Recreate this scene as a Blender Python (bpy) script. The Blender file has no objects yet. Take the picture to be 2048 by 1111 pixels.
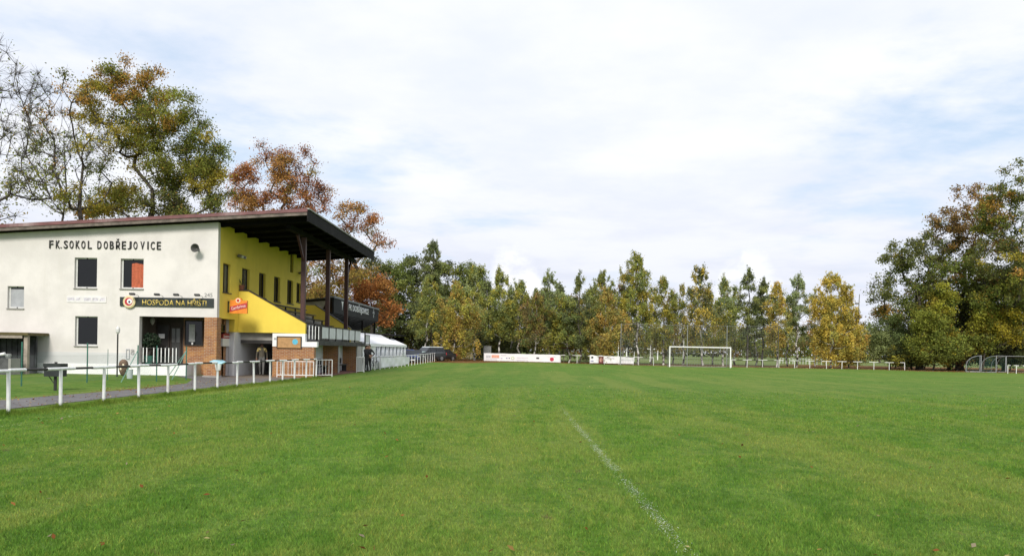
import bpy, bmesh, math, random
import numpy as np
from math import sin, cos, pi, radians as rad
from mathutils import Vector, Matrix

random.seed(7)
rng = np.random.default_rng(7)
SC = bpy.context.scene
COL = SC.collection

# ------------------------------------------------------------------ camera, sky, sun, exposure
FPX, CX, CY, ROLL, YAW, EYE = 1593.0, 1024.0, 700.0, rad(1.0), math.atan(26/1593.0), 1.65
cam = bpy.data.cameras.new('camera'); camo = bpy.data.objects.new('camera', cam); COL.objects.link(camo)
cam.sensor_width = 36; cam.lens = FPX/2048*36; cam.shift_y = (CY-555.5)/2048
cam.clip_start = 0.1; cam.clip_end = 6000
camo.matrix_world = Matrix.Translation((0, 0, EYE)) @ Matrix.Rotation(YAW, 4, 'Z') @ Matrix.Rotation(pi/2, 4, 'X') @ Matrix.Rotation(ROLL, 4, 'Z')
SC.camera = camo
SUN_EL, SUN_AZ = rad(36), rad(184)      # azimuth clockwise from +Y (the view direction): behind the viewer, a little left
sd = bpy.data.lights.new('sun', 'SUN'); sd.energy = 2.4; sd.angle = rad(16); sd.color = (1, .95, .87)
so = bpy.data.objects.new('sun', sd); COL.objects.link(so)
to_sun = Vector((sin(SUN_AZ)*cos(SUN_EL), cos(SUN_AZ)*cos(SUN_EL), sin(SUN_EL)))
so.rotation_euler = to_sun.to_track_quat('Z', 'Y').to_euler(); so.location = (-30, -60, 60)
SC.view_settings.view_transform = 'Standard'; SC.view_settings.look = 'None'
SC.view_settings.exposure = 0.5; SC.view_settings.gamma = 1.0; SC.view_settings.use_curve_mapping = False
SC.render.engine = 'CYCLES'
SC.cycles.max_bounces = 6; SC.cycles.diffuse_bounces = 3; SC.cycles.glossy_bounces = 2
SC.cycles.transmission_bounces = 3; SC.cycles.transparent_max_bounces = 12
SC.cycles.use_denoising = True

class NT:
    """small wrapper to write node trees in lines"""
    def __init__(s, nt): s.nt = nt
    def n(s, t, **kw):
        nd = s.nt.nodes.new(t)
        for k, v in kw.items(): setattr(nd, k, v)
        return nd
    def put(s, nd, i, v):
        if isinstance(v, bpy.types.NodeSocket): s.nt.links.new(v, nd.inputs[i])
        elif v is not None: nd.inputs[i].default_value = v
    def m(s, op, a, b=None, c=None, clamp=False):
        nd = s.n('ShaderNodeMath', operation=op); nd.use_clamp = clamp
        for i, v in enumerate((a, b, c)): s.put(nd, i, v)
        return nd.outputs[0]
    def vm(s, op, a, b=None):
        nd = s.n('ShaderNodeVectorMath', operation=op)
        for i, v in enumerate((a, b)): s.put(nd, i, v)
        return nd.outputs[0]
    def noise(s, vec, scale, detail=3, rough=.5, dist=0, out=0):
        nd = s.n('ShaderNodeTexNoise'); s.put(nd, 'Vector', vec)
        nd.inputs['Scale'].default_value = scale; nd.inputs['Detail'].default_value = detail
        nd.inputs['Roughness'].default_value = rough; nd.inputs['Distortion'].default_value = dist
        return nd.outputs[out]
    def step(s, v, a, b, lo=0., hi=1.):
        nd = s.n('ShaderNodeMapRange', interpolation_type='SMOOTHSTEP')
        s.put(nd, 0, v); nd.inputs[1].default_value = a; nd.inputs[2].default_value = b
        nd.inputs[3].default_value = lo; nd.inputs[4].default_value = hi
        return nd.outputs[0]
    def mix(s, f, a, b, bt='MIX'):
        nd = s.n('ShaderNodeMix', data_type='RGBA', blend_type=bt)
        s.put(nd, 0, f)
        for i, v in ((6, a), (7, b)):
            if isinstance(v, tuple) and len(v) == 3: v = v+(1,)
            s.put(nd, i, v)
        return nd.outputs[2]
    def xyz(s, v):
        nd = s.n('ShaderNodeSeparateXYZ'); s.put(nd, 0, v); return nd.outputs
    def comb(s, x, y, z):
        nd = s.n('ShaderNodeCombineXYZ')
        for i, v in enumerate((x, y, z)): s.put(nd, i, v)
        return nd.outputs[0]

W = bpy.data.worlds.new('World'); SC.world = W; W.use_nodes = True
w = NT(W.node_tree); W.node_tree.nodes.clear()
sky = w.n('ShaderNodeTexSky', sky_type='NISHITA'); sky.sun_disc = False
sky.sun_elevation = SUN_EL; sky.sun_rotation = SUN_AZ; sky.air_density = 1.0; sky.dust_density = 1.4; sky.altitude = 350
d = w.n('ShaderNodeTexCoord').outputs['Generated']
dx, dy, dz = w.xyz(d)
dzc = w.m('MAXIMUM', dz, 0.0)
inv = w.m('DIVIDE', 1.0, w.m('ADD', dzc, 0.10))
lay = w.comb(w.m('MULTIPLY', dx, inv), w.m('MULTIPLY', dy, inv), 0.0)      # a flat cloud layer overhead
n1 = w.noise(w.vm('ADD', lay, (3., 17., 0.)), 0.75, 6, .55, .3); n2 = w.noise(w.vm('ADD', lay, (7.3, 2.1, 0.4)), 2.1, 6, .6)
veil = w.step(w.m('ADD', w.m('MULTIPLY', n1, .7), w.m('MULTIPLY', n2, .3)), .29, .50)
grey = w.step(w.m('ADD', w.m('MULTIPLY', w.noise(w.vm('ADD', lay, (3.1, 9.7, 0.)), .9, 5, .55), .65), w.m('MULTIPLY', n2, .35)), .38, .62)
el = w.m('ARCSINE', dz); az = w.m('ARCTAN2', dx, dy)
low = w.step(el, .26, .04)
col_hi = w.mix(grey, (7.9, 8.35, 9.4), (9.2, 9.35, 9.75))
col_lo = w.mix(grey, (7.3, 7.6, 8.7), (8.3, 8.55, 9.3))
cl = w.mix(low, col_hi, col_lo)
blue = w.mix(.66, sky.outputs[0], (6.2, 8.0, 10.2))
out = w.mix(w.m('MAXIMUM', veil, w.m('MULTIPLY', low, .96)), blue, cl)
# far cumulus heads along the horizon
azv = w.comb(w.m('MULTIPLY', az, 1.0), w.m('MULTIPLY', el, 1.5), 2.7)
hgt = w.step(w.noise(w.comb(w.m('MULTIPLY', az, 1.0), 0.37, 2.3), 7.0, 1.5, .5), .42, .72)
puff = w.m('SUBTRACT', w.noise(azv, 26, 5, .6), .5)
edge = w.m('SUBTRACT', w.m('ADD', w.m('MULTIPLY', hgt, .14), w.m('MULTIPLY', puff, .07)), el)
cu = w.step(edge, -.004, .030)
cu_sh = w.mix(w.step(w.noise(w.vm('ADD', azv, (.0, .012, 0.)), 22, 5, .6), .36, .6), (8.0, 8.2, 9.2), (10.6, 10.6, 10.6))
out = w.mix(w.m('MULTIPLY', cu, .6), out, cu_sh)
bg = w.n('ShaderNodeBackground'); w.put(bg, 0, out); bg.inputs[1].default_value = .078
wo = w.n('ShaderNodeOutputWorld'); W.node_tree.links.new(bg.outputs[0], wo.inputs[0])

# ------------------------------------------------------------------ measuring helpers
FW = Vector((-sin(YAW), cos(YAW), 0)); RT = Vector((cos(YAW), sin(YAW), 0))
def ray(px, py):
    xr, yr = px-CX, CY-py
    u = xr*cos(ROLL)-yr*sin(ROLL); v = xr*sin(ROLL)+yr*cos(ROLL)
    return FW+RT*(u/FPX)+Vector((0, 0, v/FPX))
def P(px, py, Y):
    r = ray(px, py); return Vector((0, 0, EYE))+r*(Y/r.y)
def PX(px, py, X):
    r = ray(px, py); return Vector((0, 0, EYE))+r*(X/r.x)
def G(px, py, z=0.):
    r = ray(px, py); return Vector((0, 0, EYE))+r*((z-EYE)/r.z)
def sst(a, b, x):
    t = np.clip((x-a)/(b-a), 0, 1); return t*t*(3-2*t)
def gz(x, y):
    """height of the ground"""
    x = np.asarray(x, float); y = np.asarray(y, float)
    z = .17*sst(74, 104, y)*sst(16, -3, x)
    z = z+.10*sst(-14.6, -17.5, x)*sst(10, 20, y)*sst(60, 50, y)
    z = z+.02*np.sin(x*.31+1)*np.sin(y*.23)*sst(-11, -7, x)*sst(100, 90, y)
    z = z+.9*sst(120, 210, y)*0
    return z

# ------------------------------------------------------------------ materials
MATS = {}
def mat(name, col, rough=.7, metal=0., var=.0, scale=3., bump=0., bscale=30., spec=None, stain=None):
    """paint-like material: base colour, low frequency variation, optional dirt, fine bump"""
    if name in MATS: return MATS[name]
    m_ = bpy.data.materials.new(name); m_.use_nodes = True; t = NT(m_.node_tree)
    b = m_.node_tree.nodes['Principled BSDF']
    b.inputs['Roughness'].default_value = rough; b.inputs['Metallic'].default_value = metal
    if spec is not None: b.inputs['Specular IOR Level'].default_value = spec
    c = tuple(col)+(1,); pos = t.n('ShaderNodeNewGeometry').outputs['Position']; o = None
    if var > 0:
        f = t.step(t.noise(pos, scale, 5, .6), .3, .7)
        o = t.mix(f, tuple(x*(1-var) for x in col), tuple(min(1, x*(1+var*.6)) for x in col))
    if stain:
        scol, sscale, amt = stain
        v = t.vm('MULTIPLY', pos, (1., 1., .18))
        f = t.m('MULTIPLY', t.step(t.noise(v, sscale, 6, .65), .5, .78), amt)
        o = t.mix(f, o if o is not None else c, scol)
    if o is not None: t.put(b, 'Base Color', o)
    else: b.inputs['Base Color'].default_value = c
    if bump > 0:
        bn = t.n('ShaderNodeBump'); bn.inputs['Strength'].default_value = bump; bn.inputs['Distance'].default_value = .02
        t.put(bn, 'Height', t.noise(pos, bscale, 4, .6)); t.put(b, 'Normal', bn.outputs[0])
    MATS[name] = m_
    return m_
white_wall = mat('white_render', (.665, .632, .605), .9, var=.10, scale=.7, bump=.35, bscale=14, stain=((.50, .47, .41), 1.0, .45))
grey_band = mat('grey_band', (.56, .56, .56), .9, var=.06, scale=1., bump=.2, bscale=18)
yellow = mat('yellow_render', (.78, .60, .085), .85, var=.06, scale=.9, bump=.2, bscale=18, stain=((.50, .40, .06), 1.1, .25))
white_trim = mat('white_trim', (.82, .82, .81), .7, var=.05, scale=3)
whitep = mat('white_paint', (.76, .76, .75), .5, var=.10, scale=6, stain=((.36, .27, .19), 7., .55))
blackp = mat('black_paint', (.018, .018, .018), .55, var=.2, scale=5)
darkrail = mat('dark_rail', (.02, .016, .015), .6, var=.2, scale=5)
redmetal = mat('red_roof_metal', (.16, .06, .06), .55, var=.25, scale=2., stain=((.36, .28, .27), .5, .95))
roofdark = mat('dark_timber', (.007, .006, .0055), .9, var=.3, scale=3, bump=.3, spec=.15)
column_m = mat('oxide_column', (.055, .017, .015), .5, var=.25, scale=4)
steel = mat('grey_steel', (.35, .36, .36), .45, metal=.6, var=.15, scale=6)
greenp = mat('green_paint', (.03, .14, .10), .5, var=.2, scale=5)
glass_d = mat('dark_glass', (.006, .0065, .007), .05, spec=.4)
frame_d = mat('dark_frame', (.03, .02, .015), .6, var=.2)
frame_w = mat('window_frame_white', (.62, .62, .60), .5, var=.1, scale=5)
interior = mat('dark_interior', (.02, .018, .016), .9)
concrete = mat('concrete', (.30, .29, .27), .9, var=.15, scale=2, bump=.3)
greyin = mat('grey_white_plaster', (.62, .63, .64), .9, var=.06, scale=1.5)
gold = mat('gold_letter', (.62, .47, .12), .4, metal=.3, var=.1)
signblack = mat('sign_black', (.022, .028, .026), .45, var=.15)
wood = mat('plywood', (.42, .24, .10), .7, var=.2, scale=5)
redm = mat('brick_red_print', (.45, .03, .035), .5)
orange_m = mat('orange_print', (.80, .24, .02), .45, var=.15, scale=5)
cream = mat('cream_print', (.80, .72, .52), .5)
blue_pale = mat('pale_blue_plastic', (.32, .55, .66), .5, var=.1)
cloth_or = mat('orange_curtain', (.46, .115, .055), .9, var=.25, scale=8)
skin = mat('skin', (.42, .24, .17), .6)
rubber = mat('rubber', (.012, .012, .012), .8)
tentm = mat('tent_fabric', (.90, .895, .91), .55, var=.06, scale=2.5, bump=.5, bscale=2.2)

def brick_mat():
    m_ = bpy.data.materials.new('brick'); m_.use_nodes = True; t = NT(m_.node_tree)
    b = m_.node_tree.nodes['Principled BSDF']; b.inputs['Roughness'].default_value = .85
    g = t.n('ShaderNodeNewGeometry'); x, y, z = t.xyz(g.outputs['Position'])
    v = t.comb(t.m('ADD', x, y), z, 0.)
    br = t.n('ShaderNodeTexBrick'); t.put(br, 'Vector', v); br.inputs['Scale'].default_value = 1.
    br.inputs['Brick Width'].default_value = .25; br.inputs['Row Height'].default_value = .078; br.inputs['Mortar Size'].default_value = .009
    br.inputs['Mortar Smooth'].default_value = .2; br.inputs['Bias'].default_value = 0.
    br.inputs['Color1'].default_value = (.33, .135, .048, 1); br.inputs['Color2'].default_value = (.22, .075, .025, 1); br.inputs['Mortar'].default_value = (.40, .33, .24, 1)
    c = t.mix(t.step(t.noise(g.outputs['Position'], 3., 4), .4, .7, 0, .45), br.outputs[0], (.5, .26, .08))
    t.put(b, 'Base Color', c)
    bn = t.n('ShaderNodeBump'); bn.inputs['Strength'].default_value = .6; bn.inputs['Distance'].default_value = .01
    t.put(bn, 'Height', t.m('SUBTRACT', 1., br.outputs[1])); t.put(b, 'Normal', bn.outputs[0])
    return m_
brick = brick_mat()

LINE_A, LINE_B = G(1140, 835), G(1370, 1108)
def grass_nodes(t, pos):
    """colour of the turf as a function of the place"""
    x, y, z = t.xyz(pos)
    flat = t.comb(x, y, 0.)
    strip = t.noise(t.comb(t.m('MULTIPLY', x, .75), t.m('MULTIPLY', y, .05), 3.3), 1., 3, .55)
    patch = t.noise(flat, .22, 5, .62, .4); fine = t.noise(t.comb(x, t.m('MULTIPLY', y, .55), 1.7), 2.6, 6, .68)
    vf = t.noise(flat, 11., 4, .7)
    dry = t.m('ADD', t.m('ADD', t.m('MULTIPLY', strip, .40), t.m('MULTIPLY', patch, .40)), t.m('MULTIPLY', fine, .42))
    dry = t.step(dry, .53, .76)
    g = t.mix(t.step(fine, .34, .66), (.086, .174, .026), (.150, .246, .045))
    g = t.mix(t.step(patch, .38, .62), g, t.mix(.5, g, (.125, .250, .032)))
    g = t.mix(t.m('MULTIPLY', dry, .58), g, (.225, .240, .060))
    g = t.mix(t.step(vf, .45, .68, 0., .55), g, (.035, .082, .010))
    g = t.mix(t.step(t.noise(t.comb(x, t.m('MULTIPLY', y, .6), 5.1), 5.5, 5, .7), .50, .70, 0., .55), g, (.048, .120, .013))
    g = t.mix(t.step(strip, .50, .66, 0., .30), g, (.200, .262, .058))
    g = t.mix(t.step(t.noise(t.comb(x, t.m('MULTIPLY', y, .7), 9.3), 3.4, 3, .6), .68, .76, 0., .6), g, (.115, .090, .045))
    return g

def ground_mat():
    m_ = bpy.data.materials.new('turf_ground'); m_.use_nodes = True; t = NT(m_.node_tree)
    b = m_.node_tree.nodes['Principled BSDF']; b.inputs['Roughness'].default_value = .95; b.inputs['Specular IOR Level'].default_value = .1
    pos = t.n('ShaderNodeNewGeometry').outputs['Position']
    g = grass_nodes(t, pos)
    a = t.n('ShaderNodeAttribute', attribute_name='litter').outputs['Fac']
    f2 = t.n('ShaderNodeAttribute', attribute_name='meadow').outputs['Fac']
    g = t.mix(f2, g, t.mix(t.step(t.noise(pos, .08, 4), .35, .65), (.12, .17, .045), (.17, .20, .07)))
    nz = t.m('ADD', t.m('MULTIPLY', t.noise(pos, .9, 5, .7), .6), t.m('MULTIPLY', t.noise(pos, 6., 4, .7), .4))
    lm = t.step(t.m('ADD', t.m('MULTIPLY', a, .80), t.m('SUBTRACT', nz, .5)), .30, .46)
    lc = t.mix(t.step(t.noise(pos, 3.2, 5, .7), .38, .62), (.095, .045, .018), (.26, .13, .045))
    t.put(b, 'Base Color', t.mix(lm, g, lc))
    bn = t.n('ShaderNodeBump'); bn.inputs['Strength'].default_value = .9; bn.inputs['Distance'].default_value = .06
    t.put(bn, 'Height', t.m('ADD', t.noise(pos, 5., 6, .75), t.noise(pos, 22., 4, .7)))
    t.put(b, 'Normal', bn.outputs[0])
    return m_
def blade_mat():
    m_ = bpy.data.materials.new('grass_blades'); m_.use_nodes = True; t = NT(m_.node_tree); nt = m_.node_tree
    nt.nodes.clear()
    pos = t.n('ShaderNodeNewGeometry').outputs['Position']
    a = t.n('ShaderNodeAttribute', attribute_name='Col').outputs['Color']
    c = t.mix(1., grass_nodes(t, pos), a, 'MULTIPLY')
    di = t.n('ShaderNodeBsdfDiffuse'); t.put(di, 0, c); tr = t.n('ShaderNodeBsdfTranslucent'); t.put(tr, 0, c)
    mx = t.n('ShaderNodeMixShader'); mx.inputs[0].default_value = .35
    nt.links.new(di.outputs[0], mx.inputs[1]); nt.links.new(tr.outputs[0], mx.inputs[2])
    o = t.n('ShaderNodeOutputMaterial'); nt.links.new(mx.outputs[0], o.inputs[0])
    return m_
def leaf_mat(name='leaf', trans=.4):
    if name in MATS: return MATS[name]
    m_ = bpy.data.materials.new(name); m_.use_nodes = True; t = NT(m_.node_tree); nt = m_.node_tree
    nt.nodes.clear()
    a = t.n('ShaderNodeAttribute', attribute_name='Col').outputs['Color']
    di = t.n('ShaderNodeBsdfDiffuse'); t.put(di, 0, a); tr = t.n('ShaderNodeBsdfTranslucent'); t.put(tr, 0, a)
    mx = t.n('ShaderNodeMixShader'); mx.inputs[0].default_value = trans
    nt.links.new(di.outputs[0], mx.inputs[1]); nt.links.new(tr.outputs[0], mx.inputs[2])
    o = t.n('ShaderNodeOutputMaterial'); nt.links.new(mx.outputs[0], o.inputs[0])
    MATS[name] = m_
    return m_
def bark_mat(name, c1, c2, scale):
    m_ = bpy.data.materials.new(name); m_.use_nodes = True; t = NT(m_.node_tree)
    b = m_.node_tree.nodes['Principled BSDF']; b.inputs['Roughness'].default_value = .9
    pos = t.n('ShaderNodeNewGeometry').outputs['Position']
    t.put(b, 'Base Color', t.mix(t.step(t.noise(pos, scale, 5, .65), .42, .58), c1, c2))
    return m_
bark_oak = bark_mat('oak_bark', (.030, .024, .018), (.085, .072, .055), 4.)
bark_grey = bark_mat('grey_bark', (.045, .040, .036), (.10, .092, .082), 4.)
bark_birch = bark_mat('birch_bark', (.03, .026, .022), (.56, .54, .50), 2.2)

# ------------------------------------------------------------------ object helpers
def link(o): COL.objects.link(o); return o
def tag(o, label=None, cat=None, group=None, kind=None):
    for k, v in (('label', label), ('category', cat), ('group', group), ('kind', kind)):
        if v: o[k] = v
    return o
def empty(name, loc, label=None, cat=None, group=None, rz=0.):
    o = link(bpy.data.objects.new(name, None)); o.location = loc; o.rotation_euler.z = rz; o.empty_display_size = .2
    return tag(o, label, cat, group)
def root_loc(o):
    v = Vector(o.location)
    while o.parent: o = o.parent; v += Vector(o.location)
    return v
class MB:
    def __init__(s): s.v = []; s.f = []
    def add(s, vs, fs):
        n = len(s.v); s.v += [tuple(p) for p in vs]; s.f += [tuple(i+n for i in f) for f in fs]; return s
    def box(s, x0, x1, y0, y1, z0, z1):
        return s.add([(x0, y0, z0), (x1, y0, z0), (x1, y1, z0), (x0, y1, z0), (x0, y0, z1), (x1, y0, z1), (x1, y1, z1), (x0, y1, z1)],
                     [(3, 2, 1, 0), (4, 5, 6, 7), (0, 1, 5, 4), (1, 2, 6, 5), (2, 3, 7, 6), (3, 0, 4, 7)])
    def beam(s, a, b, wd, hg, up=(0, 0, 1)):
        a, b = Vector(a), Vector(b); d_ = (b-a).normalized(); u = Vector(up)
        if abs(d_.dot(u)) > .99: u = Vector((0, 1, 0))
        sd_ = d_.cross(u).normalized(); u = sd_.cross(d_)
        vs = [p+sd_*(i*wd/2)+u*(j*hg/2) for p in (a, b) for i, j in ((-1, -1), (1, -1), (1, 1), (-1, 1))]
        return s.add(vs, [(0, 1, 2, 3), (7, 6, 5, 4), (0, 4, 5, 1), (1, 5, 6, 2), (2, 6, 7, 3), (3, 7, 4, 0)])
    def tube(s, pts, r, n=8, cap=True):
        pts = [Vector(p) for p in pts]; rs = r if isinstance(r, (list, tuple)) else [r]*len(pts); vs = []; fs = []
        ref = None
        for i, p in enumerate(pts):
            d_ = (pts[min(i+1, len(pts)-1)]-pts[max(i-1, 0)]).normalized()
            if ref is None: ref = Vector((0, 0, 1)) if abs(d_.z) < .9 else Vector((1, 0, 0))
            a = d_.cross(ref).normalized(); b = d_.cross(a)
            vs += [p+(a*cos(2*pi*k/n)+b*sin(2*pi*k/n))*rs[i] for k in range(n)]
            ref = b.cross(d_) if False else ref
        for i in range(len(pts)-1):
            fs += [(i*n+k, (i+1)*n+k, (i+1)*n+(k+1) % n, i*n+(k+1) % n) for k in range(n)]
        if cap: fs += [tuple(range(n)), tuple(range((len(pts)-1)*n+n-1, (len(pts)-1)*n-1, -1))]
        return s.add(vs, fs)
    def lathe(s, prof, c=(0, 0, 0), n=14, axis='z'):
        vs = []; fs = []
        for r, h in prof:
            for k in range(n):
                a = 2*pi*k/n; q = {'z': (r*cos(a), r*sin(a), h), 'y': (r*cos(a), h, r*sin(a)), 'x': (h, r*cos(a), r*sin(a))}[axis]
                vs.append((q[0]+c[0], q[1]+c[1], q[2]+c[2]))
        for i in range(len(prof)-1):
            fs += [(i*n+k, i*n+(k+1) % n, (i+1)*n+(k+1) % n, (i+1)*n+k) for k in range(n)]
        fs += [tuple(range(n-1, -1, -1)), tuple(range((len(prof)-1)*n, len(prof)*n))]
        return s.add(vs, fs)
    def prism(s, poly, axis, a, b):
        """polygon (u,v) extruded along an axis; x: (u,v)=(y,z), y: (x,z), z: (x,y)"""
        def pt(u, v, h): return {'x': (h, u, v), 'y': (u, h, v), 'z': (u, v, h)}[axis]
        n = len(poly)
        return s.add([pt(u, v, a) for u, v in poly]+[pt(u, v, b) for u, v in poly],
                     [tuple(range(n)), tuple(range(2*n-1, n-1, -1))]+[(k, k+n, (k+1) % n+n, (k+1) % n) for k in range(n)])
    def quad(s, *p): return s.add(p, [tuple(range(len(p)))])
    def build(s, name, m_, parent=None, local=False, smooth=False, bevel=0.):
        off = Vector((0, 0, 0)) if (parent is None or local) else root_loc(parent)
        me = bpy.data.meshes.new(name); me.from_pydata([(p[0]-off.x, p[1]-off.y, p[2]-off.z) for p in s.v], [], s.f)
        bm = bmesh.new(); bm.from_mesh(me); bmesh.ops.recalc_face_normals(bm, faces=bm.faces); bm.to_mesh(me); bm.free()
        for q in (m_ if isinstance(m_, (list, tuple)) else [m_]): me.materials.append(q)
        if smooth: me.polygons.foreach_set('use_smooth', [True]*len(me.polygons))
        o = link(bpy.data.objects.new(name, me))
        if parent: o.parent = parent
        if bevel:
            bv = o.modifiers.new('bevel', 'BEVEL'); bv.width = bevel; bv.segments = 2; bv.limit_method = 'ANGLE'
        return o
def npmesh(name, v, f, m_, parent=None, col=None, loc=None):
    """mesh from arrays: v (n,3), f (m,3|4); col (n,3) goes to the point attribute Col"""
    v = np.asarray(v, np.float32)
    if loc is not None: v = v-np.asarray(loc, np.float32)
    me = bpy.data.meshes.new(name); k = f.shape[1]
    me.vertices.add(len(v)); me.vertices.foreach_set('co', v.ravel())
    me.loops.add(f.size); me.loops.foreach_set('vertex_index', f.astype(np.int32).ravel())
    me.polygons.add(len(f)); me.polygons.foreach_set('loop_start', np.arange(0, f.size, k, dtype=np.int32))
    me.polygons.foreach_set('loop_total', np.full(len(f), k, np.int32))
    if col is not None:
        a = me.attributes.new('Col', 'FLOAT_COLOR', 'POINT')
        a.data.foreach_set('color', np.concatenate([col, np.ones((len(col), 1))], 1).astype(np.float32).ravel())
    me.update(calc_edges=True); me.validate()
    me.materials.append(m_)
    o = link(bpy.data.objects.new(name, me))
    if parent: o.parent = parent
    return o
def text(body, m_, parent, center, face, height=None, width=None, extrude=.012, offset=.0, name='lettering', tilt=0., thick=None):
    """flat lettering centred on a world point; face '-y' or '+x'"""
    cu_ = bpy.data.curves.new(name, 'FONT'); cu_.body = body; cu_.size = 1.; cu_.extrude = 0.; cu_.offset = offset
    cu_.align_x = 'CENTER'; cu_.align_y = 'CENTER'; cu_.resolution_u = 3
    o = bpy.data.objects.new(name, cu_); link(o)
    bpy.context.view_layer.update()
    me = bpy.data.meshes.new_from_object(o.evaluated_get(bpy.context.evaluated_depsgraph_get()))
    COL.objects.unlink(o); bpy.data.objects.remove(o)
    vs = np.array([q.co[:] for q in me.vertices]); lo, hi = vs.min(0), vs.max(0)
    sy = (height/(hi[1]-lo[1])) if height else None; sx = (width/(hi[0]-lo[0])) if width else sy
    if sy is None: sy = sx
    c0 = (lo+hi)/2; vs = (vs-c0)*np.array([sx, sy, 1.])
    bm = bmesh.new(); bm.from_mesh(me)
    for q, p in zip(bm.verts, vs): q.co = (p[0], p[1], 0.)
    r = bmesh.ops.extrude_face_region(bm, geom=bm.faces[:])
    for q in [g for g in r['geom'] if isinstance(g, bmesh.types.BMVert)]: q.co.z += extrude
    bmesh.ops.recalc_face_normals(bm, faces=bm.faces)
    R = Matrix.Rotation(pi/2, 4, 'X') if face == '-y' else Matrix.Rotation(pi/2, 4, 'Z') @ Matrix.Rotation(pi/2, 4, 'X')
    R = R @ Matrix.Rotation(tilt, 4, 'Z')
    off = Vector(center)-(root_loc(parent) if parent else Vector())
    bm.transform(Matrix.Translation(off) @ R); me2 = bpy.data.meshes.new(name); bm.to_mesh(me2); bm.free()
    me2.materials.append(m_); o = link(bpy.data.objects.new(name, me2)); o.parent = parent
    return o

# ------------------------------------------------------------------ ground
GY, EY, XM, XF = 39.5, 42.5, -15.4, -11.3       # gable plane, tribune end plane, main wall plane, tribune front plane
def make_ground():
    xs = np.concatenate([[-3000, -900, -300, -120], np.arange(-60, 90, 1.), [120, 300, 900, 3000]])
    ys = np.concatenate([[-300, -60, -20], np.arange(-6, 135, 1.), [150, 180, 230, 400, 900, 3500]])
    X, Y = np.meshgrid(xs, ys); Z = gz(X, Y)
    v = np.stack([X, Y, Z], -1).reshape(-1, 3); nx = len(xs)
    i, j = np.meshgrid(np.arange(nx-1), np.arange(len(ys)-1)); a = (j*nx+i).ravel()
    f = np.stack([a, a+1, a+1+nx, a+nx], 1)
    o = npmesh('ground', v, f, ground_mat())
    x, y = v[:, 0], v[:, 1]
    st_y = 90+11.2*sst(-7, 1, x)
    lit = sst(0, 3.5, y-st_y)*sst(132, 112, y)*(.75+.25*sst(8, -6, x))*sst(64, 50, x)
    lit = np.maximum(lit, sst(93.5, 98, y+(x-57)*.0)*sst(44, 50, x)*.95*sst(140, 120, y))
    lit = np.maximum(lit, sst(104, 110, y)*sst(39, 46, x)*sst(150, 128, y))
    lit = np.maximum(lit, sst(78, 90, y)*sst(-10.6, -11.6, x)*sst(140, 118, y))
    lit = np.maximum(lit, sst(56, 62, y)*sst(-12.0, -13.0, x)*.8*sst(150, 128, y))
    lit = np.maximum(lit, .62*sst(-12.2, -12.6, x)*sst(-15.6, -14.0, x)*sst(12, 20, y)*sst(40, 36, y))
    lit = np.maximum(lit, .5*sst(92, 99, y)*sst(10, -12, x))
    mea = sst(112, 124, y)
    for nm, arr in (('litter', lit), ('meadow', mea)):
        at = o.data.attributes.new(nm, 'FLOAT', 'POINT'); at.data.foreach_set('value', arr.astype(np.float32))
    tag(o, kind='structure')
make_ground()

def sheet(name, pts_l, pts_r, z, m_, sub=14):
    """strip between two polylines, laid z above the ground"""
    L = []
    for a, b in zip(pts_l, pts_r):
        L.append((a, b))
    v = []; f = []
    rows = []
    for k in range(len(L)-1):
        for t in range(sub):
            q = t/sub
            rows.append([np.array(L[k][e])*(1-q)+np.array(L[k+1][e])*q for e in (0, 1)])
    rows.append([np.array(L[-1][0]), np.array(L[-1][1])])
    n = 5
    for a, b in rows:
        for c in range(n):
            p = a+(b-a)*c/(n-1); v.append((p[0], p[1], float(gz(p[0], p[1]))+z))
    for r in range(len(rows)-1):
        for c in range(n-1):
            i = r*n+c; f.append((i, i+1, i+n+1, i+n))
    return npmesh(name, np.array(v), np.array(f), m_)
def asphalt_mat():
    m_ = bpy.data.materials.new('asphalt'); m_.use_nodes = True; t = NT(m_.node_tree)
    b = m_.node_tree.nodes['Principled BSDF']; b.inputs['Roughness'].default_value = .9
    pos = t.n('ShaderNodeNewGeometry').outputs['Position']; x, y, z = t.xyz(pos)
    c = t.mix(t.step(t.noise(pos, 1.2, 6, .7), .35, .65), (.10, .095, .098), (.155, .147, .145))
    c = t.mix(t.step(t.noise(pos, 9., 4, .7), .55, .75, 0, .6), c, (.18, .12, .06))
    dirt = t.m('MULTIPLY', t.step(y, 39., 41.5), .8)
    c = t.mix(dirt, c, t.mix(t.noise(pos, 2., 5, .6), (.15, .115, .085), (.25, .20, .15)))
    t.put(b, 'Base Color', c)
    bn = t.n('ShaderNodeBump'); bn.inputs['Strength'].default_value = .5; bn.inputs['Distance'].default_value = .01
    t.put(bn, 'Height', t.noise(pos, 40., 4, .7)); t.put(b, 'Normal', bn.outputs[0])
    return m_
asph = asphalt_mat()
tag(sheet('path', [(-15.3, 2), (-14.9, 14), (-14.6, 22.6), (-14.0, 29.3), (-14.3, 33.5), (-15.6, 37.2), (-17.0, 38.6)],
          [(-12.9, 2), (-12.7, 14), (-12.45, 22.6), (-12.2, 29.3), (-12.0, 33.5), (-11.75, 37.2), (-11.7, 38.6)], .012, asph), kind='structure')
tag(sheet('forecourt_pavement', [(-17.0, 38.6), (-16.0, 44), (-16.0, 57)], [(-11.7, 38.6), (-11.45, 44), (-11.35, 57)], .012, asph), kind='structure')

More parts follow.
